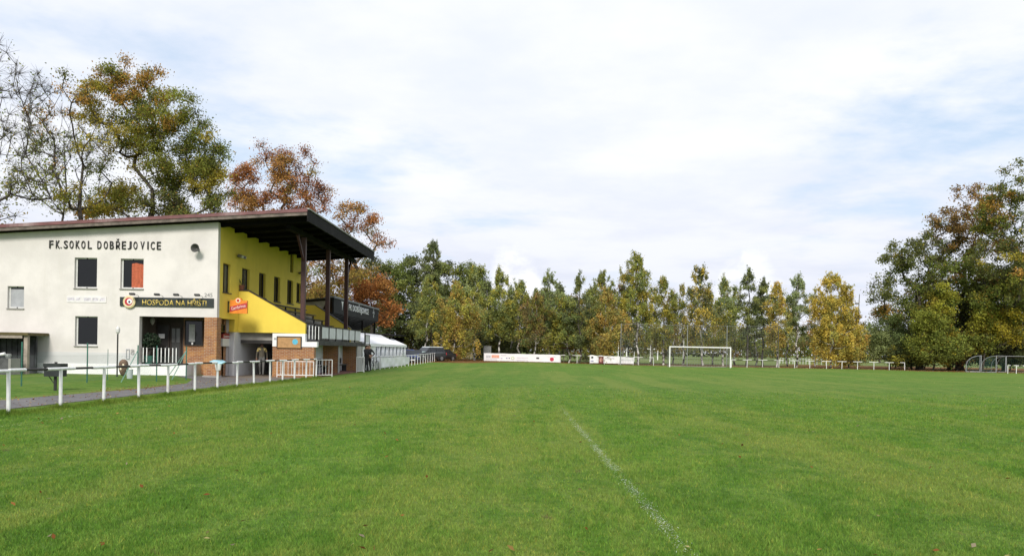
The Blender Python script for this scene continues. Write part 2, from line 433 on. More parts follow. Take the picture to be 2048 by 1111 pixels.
# ------------------------------------------------------------------ clubhouse
SLOPE = .066
def roof_top(x): return 8.42+SLOPE*(x+10.8)
def under(x): return roof_top(x)-.34
club = empty('clubhouse', (XM, GY, 0), 'two storey cream and yellow clubhouse with a covered terrace under its slanting roof', 'building')

def rect(px0, py0, px1, py1, Y):
    a = P(px0, (py0+py1)/2, Y); b = P(px1, (py0+py1)/2, Y); c = P((px0+px1)/2, py0, Y); e = P((px0+px1)/2, py1, Y)
    return a.x, b.x, e.z, c.z
def wall_y(x0, x1, z0, ztop, holes, yf, th):
    """wall facing -y, holes (xa,xb,za,zb), sloped top from a function"""
    xs = sorted({x0, x1, *[h[0] for h in holes], *[h[1] for h in holes]}); xs = [x for x in xs if x0 <= x <= x1]
    zs = sorted({z0, *[h[2] for h in holes], *[h[3] for h in holes]}); zs = [z for z in zs if z >= z0]; m_ = MB()
    for i in range(len(xs)-1):
        for j in range(len(zs)):
            xc = (xs[i]+xs[i+1])/2; za, last = zs[j], j == len(zs)-1
            zc = za+.01 if last else (zs[j]+zs[j+1])/2
            if any(h[0] < xc < h[1] and h[2] < zc < h[3] for h in holes): continue
            ta, tb = (ztop(xs[i]), ztop(xs[i+1])) if last else (zs[j+1], zs[j+1])
            for y in (yf, yf+th):
                m_.quad((xs[i], y, za), (xs[i+1], y, za), (xs[i+1], y, tb), (xs[i], y, ta))
    for a, b, c, e in holes:
        m_.quad((a, yf, c), (a, yf+th, c), (a, yf+th, e), (a, yf, e))
        if b <= x1: m_.quad((b, yf, c), (b, yf, e), (b, yf+th, e), (b, yf+th, c))
        b = min(b, x1); m_.quad((a, yf, e), (a, yf+th, e), (b, yf+th, e), (b, yf, e))
        if c > z0: m_.quad((a, yf, c), (b, yf, c), (b, yf+th, c), (a, yf+th, c))
    for x in (x0, x1): m_.quad((x, yf, z0), (x, yf+th, z0), (x, yf+th, ztop(x)), (x, yf, ztop(x)))
    return m_
def wall_x(y0, y1, z0, z1, holes, xf, th):
    """wall facing +x at xf, holes (ya,yb,za,zb)"""
    ys = sorted({y0, y1, *[h[0] for h in holes], *[h[1] for h in holes]}); ys = [q for q in ys if y0 <= q <= y1]
    zs = sorted({z0, z1, *[h[2] for h in holes], *[h[3] for h in holes]}); m_ = MB()
    for i in range(len(ys)-1):
        for j in range(len(zs)-1):
            yc, zc = (ys[i]+ys[i+1])/2, (zs[j]+zs[j+1])/2
            if any(h[0] < yc < h[1] and h[2] < zc < h[3] for h in holes): continue
            for x in (xf, xf-th): m_.quad((x, ys[i], zs[j]), (x, ys[i+1], zs[j]), (x, ys[i+1], zs[j+1]), (x, ys[i], zs[j+1]))
    for a, b, c, e in holes:
        for y in (a, b): m_.quad((xf, y, c), (xf, y, e), (xf-th, y, e), (xf-th, y, c))
        for z in (c, e): m_.quad((xf, a, z), (xf, b, z), (xf-th, b, z), (xf-th, a, z))
    for y in (y0, y1): m_.quad((xf, y, z0), (xf, y, z1), (xf-th, y, z1), (xf-th, y, z0))
    return m_

W_UL = rect(149, 515, 194, 576, GY); W_UR = rect(241, 517, 287, 577, GY); W_S = rect(15, 572, 48, 616, GY); W_LO = rect(150, 632, 195, 691, GY)
PORCH = (P(278, 680, GY).x, XM-.0, .0, P(350, 633, GY).z)
wall_y(-31, XM, 0, under, [W_UL, W_UR, W_S, W_LO, (PORCH[0], XM+1, -.1, PORCH[3])], GY, .3).build('gable_wall', white_wall, club)
MB().box(-31, PORCH[0]-.002, GY-.02, GY-.004, .62, 1.18).build('grey_band', grey_band, club)
MB().box(-31, PORCH[0]-.002, GY-.045, GY-.004, 0., .62).build('plinth', white_trim, club)

def gable_window(r, curtain=None, blind=False):
    x0, x1, z0, z1 = r; yf = GY+.14
    wd = MB()
    t = .075
    for q in ((x0, x0+t, z0, z1), (x1-t*.5, x1, z0, z1), (x0+t, x1-t*.5, z0, z0+t), (x0+t, x1-t*.5, z1-t*.7, z1)):
        wd.box(q[0], q[1], yf, yf+.06, q[2], q[3])
    win = wd.build('window', frame_w, club)
    MB().box(x0+t, x1-t*.5, yf+.03, yf+.045, z0+t, z1-t*.7).build('pane', glass_d, win)
    MB().box(x0-.03, x1+.03, GY-.06, yf, z0-.05, z0+.001).build('sill', concrete, win)
    if curtain:
        m_ = MB(); n = 26; a, b = x0+(x1-x0)*.42, x1-.05; pts = []
        for k in range(n+1):
            u = k/n; pts.append((a+(b-a)*u, yf+.026-.034*abs(sin(u*11+.5*sin(u*7))), ))
        for k in range(n):
            (xa, ya), (xb, yb) = pts[k], pts[k+1]
            m_.quad((xa, ya, z0+t), (xb, yb, z0+t), (xb, yb, z1-.20-.10*abs((k+1)/n-.35)), (xa, ya, z1-.20-.10*abs(k/n-.35)))
        m_.build('curtain', cloth_or, win)
    if blind:
        MB().box(x0+t, x1-t*.5, yf+.015, yf+.025, z0+t, z1-.14).build('blind', mat('grey_blind', (.36, .37, .39), .7, var=.15, scale=3), win)
    for k in (0, 1):
        MB().box((x0+x1)/2-.03, (x0+x1)/2+.03, yf-.012, yf-.001, (z0 if k == 0 else z1-.06), (z0+.06 if k == 0 else z1)).build('latch', blackp, win)
gable_window(W_UL); gable_window(W_UR, curtain=True); gable_window(W_S, blind=True); gable_window(W_LO)

# corner porch
pz = PORCH[3]; py_ = GY+1.9; pw = .62
MB().box(XM-pw, XM+.004, GY-.004, GY+.56, 0, pz).build('brick_pillar', brick, club)
MB().box(XM-pw-.05, XM+.06, GY-.06, GY+.6, 0, .12).build('pillar_base', concrete, club)
xq_ = P(367, 700, py_).x
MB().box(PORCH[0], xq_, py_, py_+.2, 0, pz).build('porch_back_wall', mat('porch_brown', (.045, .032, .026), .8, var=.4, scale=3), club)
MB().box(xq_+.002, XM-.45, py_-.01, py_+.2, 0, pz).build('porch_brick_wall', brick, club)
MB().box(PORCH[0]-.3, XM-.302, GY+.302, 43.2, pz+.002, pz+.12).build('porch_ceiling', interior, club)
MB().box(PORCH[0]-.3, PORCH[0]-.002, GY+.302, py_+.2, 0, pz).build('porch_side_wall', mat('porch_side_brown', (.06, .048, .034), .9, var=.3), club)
MB().box(PORCH[0]+.002, P(372, 700, GY).x, GY+.02, py_, 0., .64).build('porch_floor', white_trim, club)
def porch_panel(px0, px1, py0, py1, nm, m_, y, th=.05, fr=None):
    a, b, c, e = rect(px0, py0, px1, py1, y); o = MB().box(a, b, y-th, y, c, e).build(nm, m_, club)
    if fr:
        f = MB()
        for q in ((a, a+.06, c, e), (b-.06, b, c, e), (a+.06, b-.06, c, c+.06), (a+.06, b-.06, e-.06, e)): f.box(q[0], q[1], y-th-.03, y-th-.001, q[2], q[3])
        f.build('frame', fr, o)
    return o
dr = porch_panel(314, 340, 648, 724, 'door', mat('door_dark', (.028, .026, .025), .4), py_, fr=frame_d)
MB().box(*[v for v in (lambda a: (a[0], a[1], py_-.10, py_-.085, a[2], a[3]))(rect(319, 667, 331, 676, py_))]).build('notice', white_trim, dr)
MB().tube([(rect(336, 690, 338, 700, py_)[0], py_-.13, 1.35), (rect(336, 690, 338, 700, py_)[0], py_-.13, 1.55)], .012, 6).build('handle', steel, dr)
d2 = porch_panel(342, 363, 654, 724, 'door', mat('door_grey', (.04, .04, .04), .5), py_, fr=frame_d)
for q in ((344, 656, 351, 684), (354, 656, 361, 684)):
    a = rect(*q, py_); MB().box(a[0], a[1], py_-.065, py_-.052, a[2], a[3]).build('pane', mat('grey_glass', (.12, .12, .12), .3), d2)
w2 = porch_panel(370, 407, 640, 691, 'window', glass_d, py_, fr=frame_d)
a = rect(379, 648, 391, 683, py_); MB().box(a[0], a[1], py_-.066, py_-.052, a[2], a[3]).build('menu', mat('menu_grey', (.42, .43, .43), .6, var=.2, scale=9), w2)
a = rect(384, 684, 387, 689, py_); MB().box(a[0], a[1], py_-.066, py_-.052, a[2], a[3]).build('sticker', white_trim, w2)

# yellow wall facing the pitch
def rx(px0, py0, px1, py1, X):
    a = PX(px0, (py0+py1)/2, X); b = PX(px1, (py0+py1)/2, X); c = PX((px0+px1)/2, py0, X); e = PX((px0+px1)/2, py1, X)
    return a.y, b.y, e.z, c.z
FARY = 55.4
mw = [(446, 527, 461, 585), (484, 537, 499, 579), (518, 546, 531, 595), (548, 553.5, 560, 603), (574.5, 560, 586, 607), (593, 566, 602, 604), (581, 506, 587, 545)]
mh = [rx(*q, XM) for q in mw]
OPEN = (GY+.56, 41.95, -.1, PX(452, 637, XM).z)
wall_x(GY+.3, FARY, 2.36, under(XM), [h for h in mh]+[(OPEN[0], OPEN[1], 2.36, OPEN[3])], XM, .3).build('main_wall', yellow, club)
wall_x(41.95, FARY, 0, 2.358, [], XM-.002, .28).build('passage_wall', greyin, club)
MB().box(XM-.75, XM-.45, GY+1.0, 42.2, 0, pz).build('porch_brick_side', brick, club)
MB().box(XM-.449, XM-.303, 41.96, 42.2, 0, pz).build('porch_jamb', greyin, club)
o_ = MB().box(XM-.452, XM-.40, GY+.9, 41.6, 1.75, 2.75).build('window', glass_d, club)
f = MB()
for q in ((GY+.9, GY+.97, 1.75, 2.75), (41.53, 41.6, 1.75, 2.75), (GY+.97, 41.53, 1.75, 1.82), (GY+.97, 41.53, 2.68, 2.75)): f.box(XM-.40, XM-.36, q[0], q[1], q[2], q[3])
f.build('frame', frame_d, o_)
for i, h in enumerate(mh):
    a, b, c, e = h; fr = MB(); t = .06; X0 = XM-.2
    for q in ((a, a+t, c, e), (b-t, b, c, e), (a+t, b-t, c, c+t), (a+t, b-t, e-t, e), ((a+b)/2-.03, (a+b)/2+.03, c+t, e-t)): fr.box(X0, X0+.07, q[0], q[1], q[2], q[3])
    wn = fr.build('window', frame_d, club)
    MB().box(X0+.01, X0+.03, a+t, b-t, c+t, e-t).build('pane', mat('window_pale', (.10, .105, .10), .12, spec=.7, var=.5, scale=1.3) if i < 2 else glass_d, wn)
    if i < 6: MB().box(X0, XM+.07, a-.05, b+.05, c-.05, c).build('sill', frame_d, wn)

# roof
m_ = MB()
xa, xb, ya, yb = -33., -10.8, GY-.55, 56.0
m_.add([(xa, ya, roof_top(xa)), (xb, ya, roof_top(xb)), (xb, yb, roof_top(xb)), (xa, yb, roof_top(xa)),
        (xa, ya, roof_top(xa)-.12), (xb, ya, roof_top(xb)-.12), (xb, yb, roof_top(xb)-.12), (xa, yb, roof_top(xa)-.12)],
       [(0, 1, 2, 3), (7, 6, 5, 4), (0, 4, 5, 1), (1, 5, 6, 2), (2, 6, 7, 3), (3, 7, 4, 0)])
rf = m_.build('roof', redmetal, club)
for nm, y0, y1, dz0, dz1, mm in (('verge_flashing', ya-.03, ya-.004, .015, -.15, redmetal), ('verge_board', ya+.01, ya+.06, -.122, -.31, mat('weathered_board', (.16, .13, .11), .85, var=.4, scale=3)), ('verge_board', yb-.06, yb-.01, -.122, -.36, roofdark)):
    m_ = MB(); m_.add([(xa, y0, roof_top(xa)+dz0), (xb, y0, roof_top(xb)+dz0), (xb, y0, roof_top(xb)+dz1), (xa, y0, roof_top(xa)+dz1), (xa, y1, roof_top(xa)+dz0), (xb, y1, roof_top(xb)+dz0), (xb, y1, roof_top(xb)+dz1), (xa, y1, roof_top(xa)+dz1)],
              [(0, 1, 2, 3), (7, 6, 5, 4), (0, 4, 5, 1), (1, 5, 6, 2), (2, 6, 7, 3), (3, 7, 4, 0)]); m_.build(nm, mm, rf)
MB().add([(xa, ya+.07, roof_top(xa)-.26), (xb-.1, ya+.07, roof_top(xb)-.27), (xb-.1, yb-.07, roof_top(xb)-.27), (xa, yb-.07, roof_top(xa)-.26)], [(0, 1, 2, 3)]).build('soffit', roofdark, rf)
rt = roof_top(xb)
MB().box(xb-.02, xb+.05, ya, yb, rt-.62, rt-.04).build('fascia', mat('fascia_black', (.010, .0095, .0095), .85, var=.4, scale=1.5, stain=((.03, .027, .027), 2., .8), spec=.2), rf)
MB().box(xb-.06, xb+.10, ya-.02, yb+.02, rt-.035, rt+.035).build('gutter_edge', mat('roof_edge_pale', (.30, .29, .28), .6, var=.5, scale=5), rf)
for k in range(9):
    y = ya+.9+k*(yb-ya-1.8)/8
    MB().add([(XM, y-.06, under(XM)-.0), (xb-.12, y-.06, roof_top(xb)-.29), (xb-.12, y+.06, roof_top(xb)-.29), (XM, y+.06, under(XM)),
              (XM, y-.06, under(XM)-.2), (xb-.12, y-.06, roof_top(xb)-.5), (xb-.12, y+.06, roof_top(xb)-.5), (XM, y+.06, under(XM)-.2)],
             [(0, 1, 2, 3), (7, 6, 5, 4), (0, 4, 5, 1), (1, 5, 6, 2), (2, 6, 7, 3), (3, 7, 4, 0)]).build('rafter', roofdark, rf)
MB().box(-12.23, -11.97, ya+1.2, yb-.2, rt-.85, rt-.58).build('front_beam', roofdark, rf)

# terrace (tribune) along the pitch side
ez = lambda px, py: P(px, py, EY).z
ex = lambda px: P(px, 690, EY).x
xl, xk, xr = XM, ex(496), ex(610)
MB().prism([(xl+.002, ez(540, 665)), (ex(545), ez(545, 665)), (ex(545), ez(545, 665)-.0), (xr, ez(610, 667)), (xr, ez(610, 646)), (xk, ez(496, 582)), (xl+.002, ez(475, 581))], 'y', EY, EY+.22).build('end_wall', yellow, club)
cp = MB(); cp.beam((xl+.01, EY+.11, ez(475, 581)+.025), (xk, EY+.11, ez(496, 582)+.025), .3, .05); cp.beam((xk, EY+.11, ez(496, 582)+.025), (xr+.03, EY+.11, ez(610, 646)+.025), .3, .05)
cp.build('coping', frame_d, club)
bz = ez(600, 693)
MB().box(ex(545), XF, EY+.02, EY+.36, 0, bz).build('brick_end_wall', brick, club)
MB().prism([(ex(545), bz), (ex(545), ez(545, 666)), (xr+.004, ez(610, 667)), (xr+.004, ez(610, 683)), (ex(634), ez(634, 683)), (ex(634), bz)], 'y', EY-.02, EY+.3).build('white_trim_band', white_trim, club)
DK = 1.80
MB().box(XM+.002, XF+.12, EY+.36, FARY-.05, DK-.02, DK+.16).build('terrace_deck', mat('deck_dark', (.035, .033, .032), .8, var=.3, scale=2), club)
MB().box(XF+.122, XF+.18, EY+.36, FARY, DK-.06, DK+.2).build('deck_edge', mat('deck_edge', (.05, .048, .045), .8, var=.5, scale=3), club)
for k in range(5):
    x0 = -12.35-k*.62
    MB().box(max(x0-.62, XM+.004), x0, EY+.36, FARY-.05, DK+.16, DK+.16+.36*(k+1)).build('step', concrete, club)
    bn = MB().box(x0-.42, x0-.10, EY+.7, FARY-1.2, DK+.16+.36*(k+1)+.36, DK+.16+.36*(k+1)+.41).build('bench', mat('bench_dark', (.03, .026, .024), .45, var=.3, scale=2), club)
    for j in range(6): MB().box(x0-.3, x0-.22, EY+1+j*2.1, EY+1.08+j*2.1, DK+.16+.36*(k+1), DK+.16+.36*(k+1)+.36).build('bench_leg', blackp, bn)
MB().prism([(XM+.002, 2.0), (-12.2, 2.0), (-12.2, 2.95), (-14.7, 4.55), (XM+.002, 4.55)], 'y', FARY-.04, FARY+.2).build('far_end_wall', yellow, club)
MB().beam((-14.7, FARY+.08, 4.58), (-12.18, FARY+.08, 2.98), .3, .05).build('coping', frame_d, club)
MB().box(ex(545), ex(545)+.25, EY+.36, FARY, 0, DK-.02).build('passage_side_wall', greyin, club)
MB().box(-12.45, -12.2, EY+.36, 53.2, 0, DK-.02).build('dugout_back_wall', mat('dugout_white', (.60, .62, .64), .85, var=.1, scale=2), club)
for y in (47.9, 53.1):
    MB().box(-12.2, XF+.02, y, y+.22, 0.1, DK-.02).build('dugout_partition', brick, club)
    MB().box(XF+.021, XF+.06, y-.02, y+.24, 0.1, DK-.02).build('dugout_edge', concrete, club)
MB().box(-12.45, XF+.12, EY+.36, 53.6, .0, .1).build('dugout_floor', mat('red_floor', (.16, .06, .045), .8, var=.3), club)
for y0, y1 in ((45.2, 47.4), (50., 52.6)):
    b_ = MB().box(-12.15, -11.75, y0, y1, .5, .55).box(-12.19, -12.15, y0, y1, .6, .95).build('dugout_bench', blackp, club)
    for yy in (y0+.1, y1-.1): MB().box(-12.1, -11.8, yy-.03, yy+.03, .1, .5).build('leg', blackp, b_)
# front railing with bars, then board panels
RZ0, RZ1 = DK+.2, PX(660, 653, XF+.15).z
rl = MB(); rl.box(XF+.10, XF+.16, EY+.1, FARY, RZ1-.05, RZ1); rail = rl.build('terrace_rail', blackp, club)
yb0 = PX(641, 670, XF+.15).y
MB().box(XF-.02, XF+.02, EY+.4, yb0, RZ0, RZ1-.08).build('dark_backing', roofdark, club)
for px in (617.5, 624, 630, 636.5):
    y = PX(px, 665, XF+.15).y; MB().box(XF+.162, XF+.19, y-.035, y+.035, RZ0+.05, RZ1-.06).build('rail_bar', whitep, rail)
pe = [643, 658, 672, 685.5, 698, 710, 721.5]
pv = mat('panel_white', (.62, .63, .65), .6, var=.12, scale=2.5, stain=((.40, .40, .40), 2., .5))
for a, b in zip(pe[:-1], pe[1:]):
    y0, y1 = PX(a, 670, XF+.15).y, PX(b, 670, XF+.15).y
    MB().box(XF+.10, XF+.14, y0+.06, y1-.06, RZ0+.12, RZ1-.06).build('rail_panel', pv, rail)
    MB().box(XF+.09, XF+.17, y0-.05, y0+.05, RZ0-.2, RZ1-.051).build('rail_post', blackp, rail)
MB().box(XF+.09, XF+.17, FARY-.08, FARY, RZ0-.2, RZ1-.051).build('rail_post', blackp, rail)
MB().box(XF+.10, XF+.13, yb0, FARY-.1, RZ0+.03, RZ0+.07).build('rail_lower_bar', blackp, rail)
# lower extension rail at the far end
rl2 = MB(); y0, y1 = FARY+.05, FARY+1.6
for y in (y0+.1, y1): rl2.box(XF+.10, XF+.15, y-.03, y+.03, .0, RZ1-.25)
rl2.box(XF+.10, XF+.15, y0+.131, y1-.031, RZ1-.30, RZ1-.25).box(XF+.10, XF+.15, y0+.131, y1-.031, RZ0-.1, RZ0-.05)
r2 = rl2.build('stair_rail', blackp, club)
MB().box(XF+.11, XF+.13, y0+.15, y1-.04, RZ0, RZ1-.31).build('rail_panel', pv, r2)
# columns with braces
XC = -12.1
for i, px in enumerate((607, 656, 693)):
    y = PX(px, 560, XC).y
    c_ = MB().box(XC-.12, XC+.12, y-.12, y+.12, DK+.16, rt-.85).build('column', column_m, club, bevel=.015)
    s_ = -1 if i == 0 else 1
    if i != 1: MB().beam((XC, y+s_*.08, rt-2.1), (XC, y+s_*1.25, rt-.87), .12, .12).build('brace', column_m, c_)
# old cloth banners over the seats seen above the end wall
# ------------------------------------------------------------------ writing and fittings on the clubhouse
let = empty('wall_lettering', P(210, 496, GY), 'raised black capital letters across the top of the cream gable wall', 'lettering')
xsL = [467, 527, 556, 599, 651, 708, 759, 818, 905, 963, 1018, 1074, 1128, 1179, 1233, 1297, 1347, 1390, 1446]
for ch, xx in zip('FK.SOKOLDOBŘEJOVICE', xsL):
    px = xx/4.551; yb_ = 400+(402+(xx-450)*.0125)/4.551
    hgt_ = .40 if ch not in 'Ř.' else (.52 if ch == 'Ř' else .06)
    c = P(px, yb_, GY-.03); c.z += {'Ř': .06, '.': -.16}.get(ch, 0.)
    text(ch, blackp, let, (c.x, GY-.02, c.z), '-y', height=hgt_, width={'I': .06, '.': .06}.get(ch, .20), extrude=.03, offset=.012, name='letter')
hn = empty('house_number', P(417, 589, GY), 'small grey house number 245 above the pub sign', 'number')
c = P(417, 589.5, GY); text('245', mat('number_grey', (.22, .22, .22), .6), hn, (c.x, GY-.004, c.z), '-y', height=.19, width=.40, extrude=.01, name='lettering')
a = rect(134, 592, 213, 604.5, GY)
fs = empty('faded_sign', ((a[0]+a[1])/2, GY-.02, a[2]), 'faded pale lettering strip on the cream wall between the two window rows', 'sign')
MB().box(a[0], a[1], GY-.025, GY-.004, a[2], a[3]).build('board', mat('faded_board', (.72, .70, .69), .8, var=.12, scale=4), fs)
for k, (u0, u1) in enumerate(((.02, .2), (.23, .34), (.43, .62), (.65, .8), (.84, .97))):
    MB().box(a[0]+(a[1]-a[0])*u0, a[0]+(a[1]-a[0])*u1, GY-.029, GY-.0255, a[2]+.09, a[3]-.08).build('faded_letters', mat('faded_print', (.58, .55, .60), .8, var=.3, scale=14), fs)
# pub sign
a = rect(241, 593, 429, 613, GY)
ps = empty('pub_sign', ((a[0]+a[1])/2, GY, a[2]), 'long black pub sign board with gold letters and round emblem above the porch', 'sign')
z0, z1 = P(335, 613, GY).z, P(335, 595, GY).z
MB().box(a[0], a[1]-.02, GY-.07, GY-.003, z0, z1).build('board', signblack, ps)
c = P(350, 604.3, GY); text('HOSPODA NA HŘIŠTI', gold, ps, (c.x, GY-.071, c.z+.02), '-y', height=.38, width=P(414, 604, GY).x-P(286, 604, GY).x, extrude=.015, offset=.006, name='lettering')
c = P(260.5, 603.5, GY)
em = MB().lathe([(.31, 0), (.31, -.05), (.27, -.065), (.22, -.05)], (c.x, GY-.071, c.z), 28, 'y').build('emblem', mat('emblem_gold', (.62, .52, .28), .5), ps)
MB().lathe([(.24, 0), (.24, -.02)], (c.x, GY-.125, c.z), 28, 'y').build('emblem_field', cream, em)
MB().lathe([(.20, 0), (.20, -.012)], (c.x-.01, GY-.146, c.z+.01), 24, 'y').build('emblem_red', redm, em)
MB().lathe([(.13, 0), (.13, -.012)], (c.x+.045, GY-.159, c.z+.02), 20, 'y').build('emblem_white', white_trim, em)
MB().lathe([(.055, 0), (.055, -.01)], (c.x+.04, GY-.172, c.z), 16, 'y').build('emblem_centre', mat('emblem_navy', (.03, .03, .08), .5), em)
for px, py in ((273, 589), (322, 590), (360, 590.5), (401.5, 591)):
    c = P(px, py, GY)
    l_ = MB().beam((c.x, GY-.52, c.z+.02), (c.x, GY-.36, c.z-.01), .24, .09).build('sign_lamp', blackp, ps)
    MB().tube([(c.x+.12, GY-.03, z1-.02), (c.x+.12, GY-.05, c.z-.05), (c.x+.08, GY-.3, c.z), (c.x, GY-.42, c.z+.02)], .012, 6).build('arm', steel, l_)
# horn speaker
c = P(398, 498, GY)
hs = empty('horn_speaker', (c.x, GY, c.z), 'black horn loudspeaker mounted high on the cream gable wall', 'speaker')
MB().lathe([(.05, -.05), (.06, -.20), (.10, -.34), (.17, -.45), (.215, -.50), (.20, -.49), (.14, -.42), (.05, -.25)], (c.x, GY, c.z), 20, 'y').build('horn', mat('horn_grey', (.07, .07, .065), .5), hs, smooth=True)
MB().box(c.x-.04, c.x+.04, GY-.10, GY-.003, c.z-.12, c.z+.04).build('bracket', steel, hs)
# beer sign sticking out of the corner wall
bp = PX(456, 612, XM)
by = bp.y
bs = empty('beer_sign', (XM, by, bp.z), 'orange and red beer sign on a bracket sticking out of the yellow wall', 'sign')
a = rect(461, 600, 495, 626.5, by)
MB().prism([(a[0], a[2]), (a[1], a[2]), (a[1], a[3]-.02), (a[0]+.62, a[3]-.02), (a[0]+.55, a[3]+.1), (a[0]+.40, a[3]+.13), (a[0]+.27, a[3]+.08), (a[0]+.22, a[3]), (a[0], a[3])], 'y', by-.08, by+.08).build('panel', orange_m, bs)
MB().prism([(a[0], a[2]+.08), (a[1], a[2]+.30), (a[1], a[2]+.56), (a[0], a[2]+.34)], 'y', by-.095, by-.081).build('red_band', redm, bs)
text('Gambrinus', mat('pink_white_letter', (.80, .62, .60), .5), bs, ((a[0]+a[1])/2, by-.096, (a[2]+a[3])/2-.015), '-y', height=.17, width=.76, extrude=.008, offset=.01, tilt=rad(14))
MB().lathe([(.12, 0), (.12, -.012)], (a[0]+.42, by-.081, a[3]-.02), 18, 'y').build('crest', cream, bs)
MB().lathe([(.075, 0), (.075, -.01)], (a[0]+.42, by-.094, a[3]-.02), 14, 'y').build('crest_mark', redm, bs)
bk = MB()
for z in (a[2]+.12, a[3]-.12): bk.tube([(XM+.002, by, z), (a[0]+.02, by, z)], .018, 6)
bk.box(XM+.002, XM+.04, by-.04, by+.04, a[2]+.05, a[3]-.05).build('bracket', blackp, bs)
# menu box at the porch side
q = rx(448, 667, 463, 692, XM-.2); mbx = empty('menu_box', (XM-.35, q[0], q[2]), 'small red and white menu box hanging in the corner opening by the brick pillar', 'sign')
MB().box(XM-.359, XM-.26, q[0], q[1], q[2], q[2]+(q[3]-q[2])*.62).build('white_panel', mat('menu_white', (.66, .66, .62), .6), mbx)
MB().prism([(q[0], q[2]+(q[3]-q[2])*.62), (q[1], q[2]+(q[3]-q[2])*.62), (q[1], q[3]-.03), ((q[0]+q[1])/2, q[3]+.05), (q[0], q[3]-.03)], 'x', XM-.359, XM-.262).build('red_panel', mat('menu_red', (.30, .035, .035), .5), mbx)
text('Gambrinus', white_trim, mbx, (XM-.262, (q[0]+q[1])/2, q[2]+(q[3]-q[2])*.80), '+x', height=.10, width=(q[1]-q[0])*.8, extrude=.006)
# notice board
a = rect(556, 674, 602, 695, EY); nb = empty('notice_board', ((a[0]+a[1])/2, EY-.02, a[2]), 'plywood notice board with a blue disc on the brick end wall', 'notice board')
MB().box(a[0], a[1], EY-.075, EY-.022, a[2], a[3]).build('board', wood, nb)
f = MB()
for q in ((a[0]-.05, a[0]-.001, a[2]-.02, a[3]+.05), (a[1]+.001, a[1]+.05, a[2]-.02, a[3]+.05), (a[0], a[1], a[3]+.001, a[3]+.05)): f.box(q[0], q[1], EY-.09, EY-.022, q[2], q[3])
f.build('frame', frame_d, nb)
c = P(591, 683, EY); MB().lathe([(.15, 0), (.15, -.006)], (c.x, EY-.076, c.z), 20, 'y').build('blue_disc', mat('blue_disc', (.10, .45, .62), .6, var=.2, scale=12), nb)
MB().box(*(lambda r: (r[0], r[1], EY-.026, EY-.021, r[2], r[3]))(rect(548, 675, 553, 679, EY))).build('small_plate', mat('plate_grey', (.35, .35, .35), .6), nb)
# flood lights on the yellow wall
for px, py, lab in ((476, 512, 'twin flood light on the yellow wall near the cream corner'), (598, 546, 'dark flood light on the yellow wall beside the last window')):
    c = PX(px, py, XM); fl = empty('flood_light', (XM, c.y, c.z), lab, 'lamp', 'flood lights on the yellow wall')
    MB().box(XM+.003, XM+.10, c.y-.12, c.y+.12, c.z-.05, c.z+.03).build('bracket', blackp, fl)
    for s_ in (-1, 1):
        h_ = MB().beam((XM+.12, c.y+s_*.18, c.z+.02), (XM+.34, c.y+s_*.26, c.z-.06), .2, .14).build('lamp_head', mat('lamp_grey', (.18, .18, .17), .5), fl)
        MB().beam((XM+.341, c.y+s_*.26, c.z-.061), (XM+.352, c.y+s_*.264, c.z-.065), .16, .11).build('lens', mat('lamp_lens', (.55, .55, .5), .3), h_)
# potted flowers on the coping
c = P(480, 576, EY+.1); pt = empty('flower_pot', (c.x+.1, EY+.11, ez(475, 581)+.051), 'brown flower pot on the end of the yellow parapet', 'plant pot')
MB().lathe([(.10, 0), (.16, .22), (.17, .26), (.14, .26)], (c.x+.1, EY+.11, ez(475, 581)+.051), 14).build('pot', mat('terracotta', (.16, .06, .035), .8), pt)
pl = MB()
for k in range(14):
    an = random.uniform(0, 6.28); l_ = random.uniform(.2, .55); b0 = (c.x+.1, EY+.11, ez(475, 581)+.3)
    pl.tube([b0, (b0[0]+cos(an)*l_*.3, b0[1]+sin(an)*l_*.3, b0[2]+l_*.6), (b0[0]+cos(an)*l_*.7, b0[1]+sin(an)*l_*.7, b0[2]+l_*.8)], [.008, .012, .003], 4)
pl.build('stems', mat('dry_stem', (.07, .075, .03), .9), pt)

# ------------------------------------------------------------------ rail fences of the pitch
def rail_fence(name, label, cat, group, pts, h=1.0, r=.042, white=.29, skip=(), dark=True, lean=.012):
    """posts with a rail painted white over each post and dark between; pts in plan"""
    pts = [Vector((p[0], p[1], float(gz(p[0], p[1])))) for p in pts]
    rt_ = empty(name, pts[0], label, cat, group)
    for i, p in enumerate(pts):
        lx, ly = random.gauss(0, lean), random.gauss(0, lean)
        MB().tube([p-Vector((0, 0, .05)), p+Vector((lx, ly, h-.03))], r, 8).build('post', whitep, rt_)
    for i in range(len(pts)-1):
        if i in skip: continue
        a, b = pts[i]+Vector((0, 0, h+random.gauss(0, .008))), pts[i+1]+Vector((0, 0, h+random.gauss(0, .008)))
        c0, c1 = a.lerp(b, white), a.lerp(b, 1-white)
        MB().tube([a, c0], r*.92, 8).build('white_rail', whitep, rt_)
        MB().tube([c0, c1], r*.72, 8).build('dark_rail', darkrail if dark else whitep, rt_)
        MB().tube([c1, b], r*.92, 8).build('white_rail', whitep, rt_)
    return rt_
A0, A1 = G(18, 829), G(632, 755.7)
bl = (A1.x-A0.x)/(A1.y-A0.y); al = A0.x-bl*A0.y
def on_line(px, a, b):
    r_ = ray(px, 760); k = r_.x/r_.y; Y = a/(k-b); return (a+b*Y, Y)
lp = [on_line(px, al, bl) for px in (-110, 18, 122, 208, 278, 336, 390, 435, 474, 508, 540, 565, 589, 612, 632)]
rail_fence('pitch_rail_fence', 'white and dark rail fence between the lawn and the asphalt path before the clubhouse', 'fence', 'rail fences of the pitch', lp)
y0_ = PX(726.6, 740, -11.15).y
